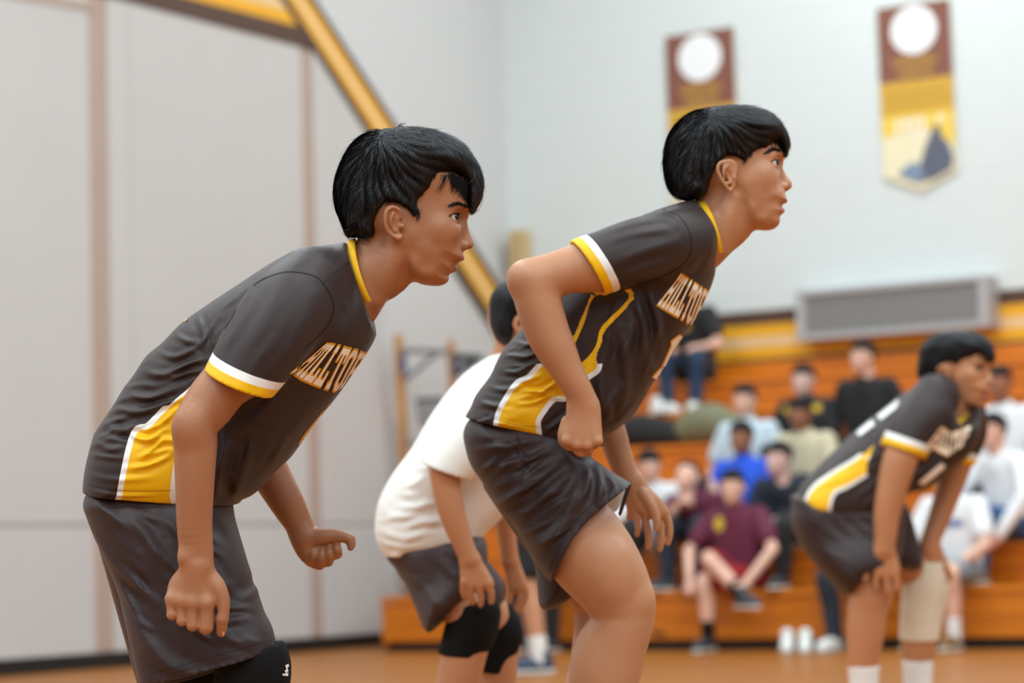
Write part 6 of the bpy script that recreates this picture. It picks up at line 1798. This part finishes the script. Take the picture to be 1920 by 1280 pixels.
def spectator(label, px, row, skin, top, legs, shoes, hair=0, lean=.06, drop=0.0, yaw=0.0, face=0.0, nod=0.0, sleeves='short', arms='knees', pose='sit', bare=False, socks=None, extra=None, base=None, long_hair=False, scale=1.0):
    """someone sitting on bench row (0 = front); px is the picture column of the head"""
    if base is None:
        seat = row_front(row) + E1 * .20
        seat[2] = Z1 + row * RISE
        # slide along the bench until the head is in its column
        rr = ray(px, 900); n = np.cross(rr, UP); n /= np.linalg.norm(n)
        t = np.dot(CAM - seat, n) / np.dot(E2, n)
        o = seat + E2 * t
    else:
        o = np.asarray(base, float)
    a = math.radians(yaw)
    fy = -E1 * math.cos(a) + E2 * math.sin(a); fx = np.cross(fy, EZ)
    foot_z = -Z1 if row == 0 else -RISE
    if base is not None: foot_z = 0
    root = empty('person', tuple(o) if base is not None else tuple(o))
    tag(root, label, 'person', 'spectators on the bleachers' if base is None else None)
    h = .012
    hz = .745 - drop; hy = lean * 1.6 + .02
    hc = np.array([0, hy + .02, hz])
    ch = np.array([0, lean * .7, .40 - drop * .5]); sh_z = .545 - drop * .85; sy = lean * 1.2
    # limbs
    if pose == 'stand':
        hip, kn, an = .93, .50, .09
        J_ = {s: [(s * .09, 0, hip), (s * .10, .03, kn), (s * .11, -.02, an)] for s in (-1, 1)}
        hc = np.array([0, .05, 1.58]); ch = np.array([0, 0, 1.22]); sh_z = 1.38; sy = 0.0; pel = .98
    else:
        kz = .10 if row == 0 else .17
        J_ = {s: [(s * .085, .03, .085), (s * .13, .43, kz), (s * .11, .40 if row == 0 else .47, foot_z + .09)] for s in (-1, 1)}
        pel = .10
    if pose == 'cross':
        J_[1] = [(.085, .03, .10), (.03, .44, .21), (-.24, .52, -.02)]
        J_[-1] = [(-.085, .03, .085), (.06, .43, .08), (.05, .44, foot_z + .09)]
    lo, hi = np.array([-.42, -.28, foot_z - .02]), np.array([.42, .72, hz + .2 if pose != 'stand' else 1.8])
    B = Field(lo, hi, h)
    Pn = Field(lo, hi, h); T = Field(lo, hi, h)
    for s in (-1, 1):
        j = J_[s]
        B.chain([j[0] + (.06,), j[1] + (.050,), tuple(np.array(j[1]) * .6 + np.array(j[2]) * .4) + (.050,), j[2] + (.034,)], k=.01)
        fo = np.array(j[2])
        if bare:
            e = np.array(j[0]) + (np.array(j[1]) - np.array(j[0])) * .85
            Pn.chain([j[0] + (.088,), tuple(e) + (.078,)], k=.03)
        else:
            Pn.chain([j[0] + (.088,), j[1] + (.068,), tuple(np.array(j[1]) * .5 + fo * .5) + (.062,), tuple(fo + np.array([0, 0, .0])) + (.052,)], k=.02)
        E_, W_ = (s * .25, sy + .10, sh_z - .25), (s * .12, .36, kz + .075 if pose != 'stand' else .95)
        if arms == 'clasp': W_ = (s * .035, .42, .06)
        if arms == 'lap': E_, W_ = (s * .24, sy + .05, sh_z - .27), (s * .05, .24, .17)
        if arms == 'side': E_, W_ = (s * .27, .02, sh_z - .27), (s * .30, .12, .02 if pose != 'stand' else .85)
        if arms == 'wide': E_, W_ = (s * .30, sy + .12, sh_z - .22), (s * .20, .38, .05)
        if arms == 'chin' and s == -1: E_, W_ = (-.20, .22, sh_z - .24), (-.10, .16, hz - .11)
        if pose == 'stand': E_, W_ = (s * .26, .02, 1.10), (s * .27, .10, .86)
        S_ = (s * .165, sy, sh_z)
        B.chain([S_ + (.042,), E_ + (.038,), W_ + (.027,)], k=.01, spline=False)
        hd_ = np.array(W_) + (np.array(W_) - np.array(E_)) / np.linalg.norm(np.array(W_) - np.array(E_)) * .05
        B.chain([W_ + (.026,), tuple(hd_) + (.034,), tuple(hd_ + (hd_ - np.array(W_)) * .8) + (.020,)], k=.01)
        if sleeves == 'long': T.chain([S_ + (.058,), E_ + (.052,), W_ + (.040,)], k=.02, spline=False)
        else:
            e = np.array(S_) * .35 + np.array(E_) * .65
            T.chain([S_ + (.062,), tuple(e) + (.066,)], k=.02)
    Pn.ball((0, 0, pel), (.155, .13, .11), k=.03)
    T.chain([(0, .0, pel + .02, .155, .12), (0, ch[1], ch[2], .165, .17), (0, sy, sh_z, .11, .09)] if False else [(0, 0, pel, .125), (0, ch[1] * .8, (pel + ch[2]) / 2, .122), (0, ch[1], ch[2], .125), (0, sy, sh_z - .03, .105)], k=.02)
    for s in (-1, 1):
        T.chain([(s * .06, ch[1] * .6, pel + .02, .115), (s * .075, ch[1], ch[2], .115), (s * .11, sy, sh_z - .015, .068)], k=.04)
    T.chain([(0, sy, sh_z, .075), (0, sy + .012, sh_z + .05, .066)], k=.04)
    hv = turned(LH[0], face, nod, hc)
    bm_ = B.mesh(1)
    body = mesh_obj('body', to_world(join_parts([(hv, LH[1]), bm_])[0], o, fx, fy), join_parts([(hv, LH[1]), bm_])[1][:, ::1], SK[skin], root)
    hvv = LHAIR[hair]
    mesh_obj('hair', to_world(turned(hvv[0], face, nod, hc), o, fx, fy), hvv[1], M['hair'], root)
    if long_hair:
        G = Field((-.14, -.16, -.30), (.14, .12, .1), .01)
        for s in (-1, 0, 1): G.chain([(s * .07, -.05, .03, .035), (s * .08, -.06, -.12, .035), (s * .075, -.05, -.25, .025)], k=.02)
        q = G.mesh(1); mesh_obj('hair', to_world(turned(q[0], face, nod, hc), o, fx, fy), q[1], M['hair'], root)
    tv, tq = T.mesh(1)
    shirt = mesh_obj('shirt', to_world(tv, o, fx, fy), tq, C[top], root)
    pv, pq = Pn.mesh(1)
    mesh_obj('shorts' if bare else 'trousers', to_world(pv, o, fx, fy), pq, C[legs], root)
    for s in (-1, 1):
        ft = np.array(J_[s][2])
        d = np.array([s * .06, 1.0, 0]); 
        if pose == 'cross' and s == 1: d = np.array([-.75, .6, -.3])
        d = d / np.linalg.norm(d)
        lift = ft[2] - .09
        he = ft - d * .06; he[2] = lift + .002
        w0 = to_world(he[None], o, fx, fy)[0]; w1 = to_world((he + d * .27)[None], o, fx, fy)[0]
        w1[2] = w0[2]
        shoe('shoe', w0, w1, root, M[shoes], h=.012)
        if socks:
            G = Field(ft - .09, ft + np.array([.09, .09, .16]), .008)
            G.chain([tuple(ft - np.array([0, 0, .03])) + (.042,), tuple(ft + (np.array(J_[s][1]) - ft) * .26) + (.043,)], k=.004)
            q = G.mesh(1); mesh_obj('sock', to_world(q[0], o, fx, fy), q[1], M[socks], root)
    if extra: extra(root, shirt, o, fx, fy, tv, sy, ch)
    return root

def chest_print(u0, u1, v0, v1, material, shape='disc'):
    """flat print on the front of a shirt, u sideways and v up from the chest centre"""
    def fn(root, shirt, o, fx, fy, tv, sy, ch):
        b = bvh_of(shirt)
        cx, cz = (u0 + u1) / 2, (v0 + v1) / 2
        V, Q = [], []
        n = 16
        grid = [(cx + (u1 - u0) / 2 * (r / 5) * math.cos(2 * math.pi * i / n), cz + (v1 - v0) / 2 * (r / 5) * math.sin(2 * math.pi * i / n)) for r in range(6) for i in range(n)] if shape == 'disc' else \
               [(u0 + (u1 - u0) * i / (n - 1), v0 + (v1 - v0) * r / 5) for r in range(6) for i in range(n)]
        for u, v in grid:
            p = o + fx * u + fy * 1.0 + EZ * (ch[2] + v)
            hit, nr, _, _ = b.ray_cast(Vector(p), Vector(-fy), 3)
            V.append(np.array(hit) + fy * .004 if hit is not None else p - fy * .8)
        for r in range(5):
            for i in range(n if shape == 'disc' else n - 1):
                j = (i + 1) % n
                Q.append((r * n + i, r * n + j, (r + 1) * n + j, (r + 1) * n + i))
        mesh_obj('shirt_print', V, Q, C[material], shirt)
    return fn

spectator('person in maroon T-shirt with crossed bare legs on the front bench', 1395, 0, 1, 'maroon', 'red', 'dark_shoe', hair=0, drop=.08, lean=.05, pose='cross', bare=True, socks='black_knit', arms='wide', yaw=0, face=12, extra=chest_print(.05, .13, .02, .12, 'gold'))
spectator('person in maroon shirt leaning forward behind the crossed-leg spectator', 1338, 1, 1, 'maroon', 'navy', 'dark_shoe', hair=2, drop=.26, lean=.20, arms='chin', nod=25)
spectator('person in white T-shirt and black trousers left of the maroon shirts', 1225, 1, 1, 'white', 'black', 'dark_shoe', hair=1, drop=.16, lean=.08, yaw=25, face=15)
spectator('person in bright royal blue T-shirt on the second bench', 1402, 1, 2, 'blue', 'navy', 'dark_shoe', hair=0, drop=.0, lean=.0, arms='lap', extra=chest_print(-.06, .08, .0, .09, 'ice'))
spectator('person in pale blue T-shirt right above the royal blue shirt', 1408, 2, 1, 'ice', 'black', 'dark_shoe', hair=0, drop=-.02, lean=.0, arms='side')
spectator('person in dark navy shirt beside the brown-clad player\'s back, second bench', 1493, 1, 3, 'navy', 'black', 'dark_shoe', hair=0, drop=.16, lean=.12, arms='lap', face=-18)
spectator('person with black fringe in an open beige shirt, third bench', 1522, 2, 2, 'beige', 'black', 'dark_shoe', hair=1, drop=.10, lean=.06, arms='lap')
spectator('person in black and ochre top directly behind the beige shirt', 1522, 3, 3, 'black', 'black', 'dark_shoe', hair=0, drop=.10, lean=.03, arms='lap', extra=chest_print(-.14, .14, .07, .12, 'gold', 'bar'))
spectator('person in black top high up behind the brown-clad player\'s back', 1640, 3, 1, 'black', 'black', 'dark_shoe', hair=0, drop=-.03, arms='side', face=-20)
spectator('person in white T-shirt sitting high at the right edge', 1898, 2, 2, 'white', 'black', 'dark_shoe', hair=0, drop=-.02, lean=.06, arms='lap', sleeves='short', face=8)
spectator('person in white T-shirt with blue print and grey denim shorts on the front bench', 1806, 0, 1, 'white', 'grey', 'brown_shoe', hair=0, drop=.06, lean=.08, bare=True, socks='white_sock', arms='clasp', yaw=-4, extra=chest_print(-.10, .11, -.01, .035, 'bprint', 'bar'))
spectator('person in long-sleeved white shirt and blue jeans at the right edge, second bench', 1912, 1, 1, 'white', 'jeans', 'brown_shoe', hair=0, drop=.05, lean=.10, sleeves='long', arms='wide', yaw=-25)
spectator('person in black shirt and jeans with white shoes on the topmost bench', 1306, 6, 1, 'black', 'djeans', 'white_shoe', hair=0, drop=.02, lean=.14, arms='knees', yaw=12, extra=chest_print(-.03, .06, .0, .07, 'gold'))
spectator('person in navy trousers and white shoes sitting behind the brown-clad player\'s legs', 1640, 0, 1, 'tan', 'navy', 'white_shoe', hair=0, drop=.10, lean=.04, arms='lap')
spectator('person in dark trousers on the front bench behind the middle player', 1062, 0, 1, 'black', 'black', 'dark_shoe', hair=0, drop=.05, lean=.04, arms='lap')
b_ = on_floor(1005, 1262)
p_ = spectator('person in black shorts standing behind the white T-shirt player, white socks', 1000, 0, 0, 'navy', 'black', 'navy_shoe', pose='stand', bare=True, socks='white_sock', base=b_, yaw=-55)

# soft things on the benches and floor
def lump(name, label, cat, rows, material, strap=None, flat_z=None):
    lo = np.array([q[:3] for q in rows]).min(0) - .25; hi = np.array([q[:3] for q in rows]).max(0) + .25
    F = Field(lo, hi, .010)
    F.chain(rows, k=.03)
    if flat_z is not None: F.halfspace((0, 0, flat_z), (0, 0, -1), .01)
    V, Q = F.mesh(1)
    root = empty(name, (rows[0][0], rows[0][1], flat_z or 0)); tag(root, label, cat)
    mesh_obj('body', V, Q, material, root)
    if strap:
        MB().tube(strap, .014, 6).build('strap', M['black_rubber'], root, smooth=True)
    return root
def bench_pt(px, row, back=.2, up=0.0):
    seat = row_front(row) + E1 * back; seat[2] = Z1 + row * RISE + up
    n = np.cross(ray(px, 800), UP); n /= np.linalg.norm(n)
    return seat + E2 * (np.dot(CAM - seat, n) / np.dot(E2, n))
a, b = bench_pt(1292, 4, .2, .07), bench_pt(1372, 4, .2, .08)
lump('olive_legs', 'olive green trouser legs of a lying spectator on an upper bench below the white shoes', 'olive_legs', [tuple(a + EZ * .05) + (.11,), tuple((a + b) / 2 + EZ * .08) + (.15,), tuple(b + EZ * .03) + (.11,)], C['olive'], flat_z=Z1 + 4 * RISE + .001)  # plain soft lump standing in for a lying spectator's olive trousers
a, b = bench_pt(1196, 4, .2, .07), bench_pt(1262, 4, .2, .06)
lump('dark_legs', 'dark trouser legs of a lying spectator on an upper bench beside the olive trousers', 'dark_legs', [tuple(a + EZ * .05) + (.14,), tuple((a + b) / 2 + EZ * .04) + (.125,), tuple(b + EZ * .02) + (.10,)], C['black'], flat_z=Z1 + 4 * RISE + .001)  # made-up lump in place of a lying spectator's dark legs
a = on_floor(1268, 1216) ; 
pk = [a + E2 * -.12 + EZ * .12, a + E2 * -.02 + EZ * .16, a + E2 * .16 + EZ * .09]
lump('backpack', 'navy blue backpack slumped on the floor against the front bench', 'backpack', [tuple(pk[0] - E1 * .05) + (.13,), tuple(pk[1] - E1 * .05) + (.15,), tuple(pk[2] - E1 * .05) + (.09,)], C['navy'],
     strap=[pk[0] - E1 * .2 + EZ * .02, pk[1] - E1 * .24 - EZ * .04, pk[2] - E1 * .2 - EZ * .04], flat_z=.001)
for i, x in enumerate((1478, 1512)):
    q = on_floor(x, 1221)
    r_ = empty('trainer', tuple(q)); tag(r_, ('left' if i == 0 else 'right') + ' white trainer of an empty pair in front of the bench', 'shoe', 'white trainers on the floor')
    shoe('upper', np.array([q[0], q[1], 0]), np.array([q[0], q[1], 0]) + E2 * .10 - E1 * .25, r_, M['white_shoe'], h=.009)
# white trainer of the lying spectator on the upper bench
q = bench_pt(1222, 5, .12); r_ = empty('trainer', tuple(q)); tag(r_, 'single white trainer on an upper bench above the dark trouser legs', 'shoe')
shoe('upper', q, q - E1 * .05 + E2 * .26, r_, M['white_shoe'], h=.009)
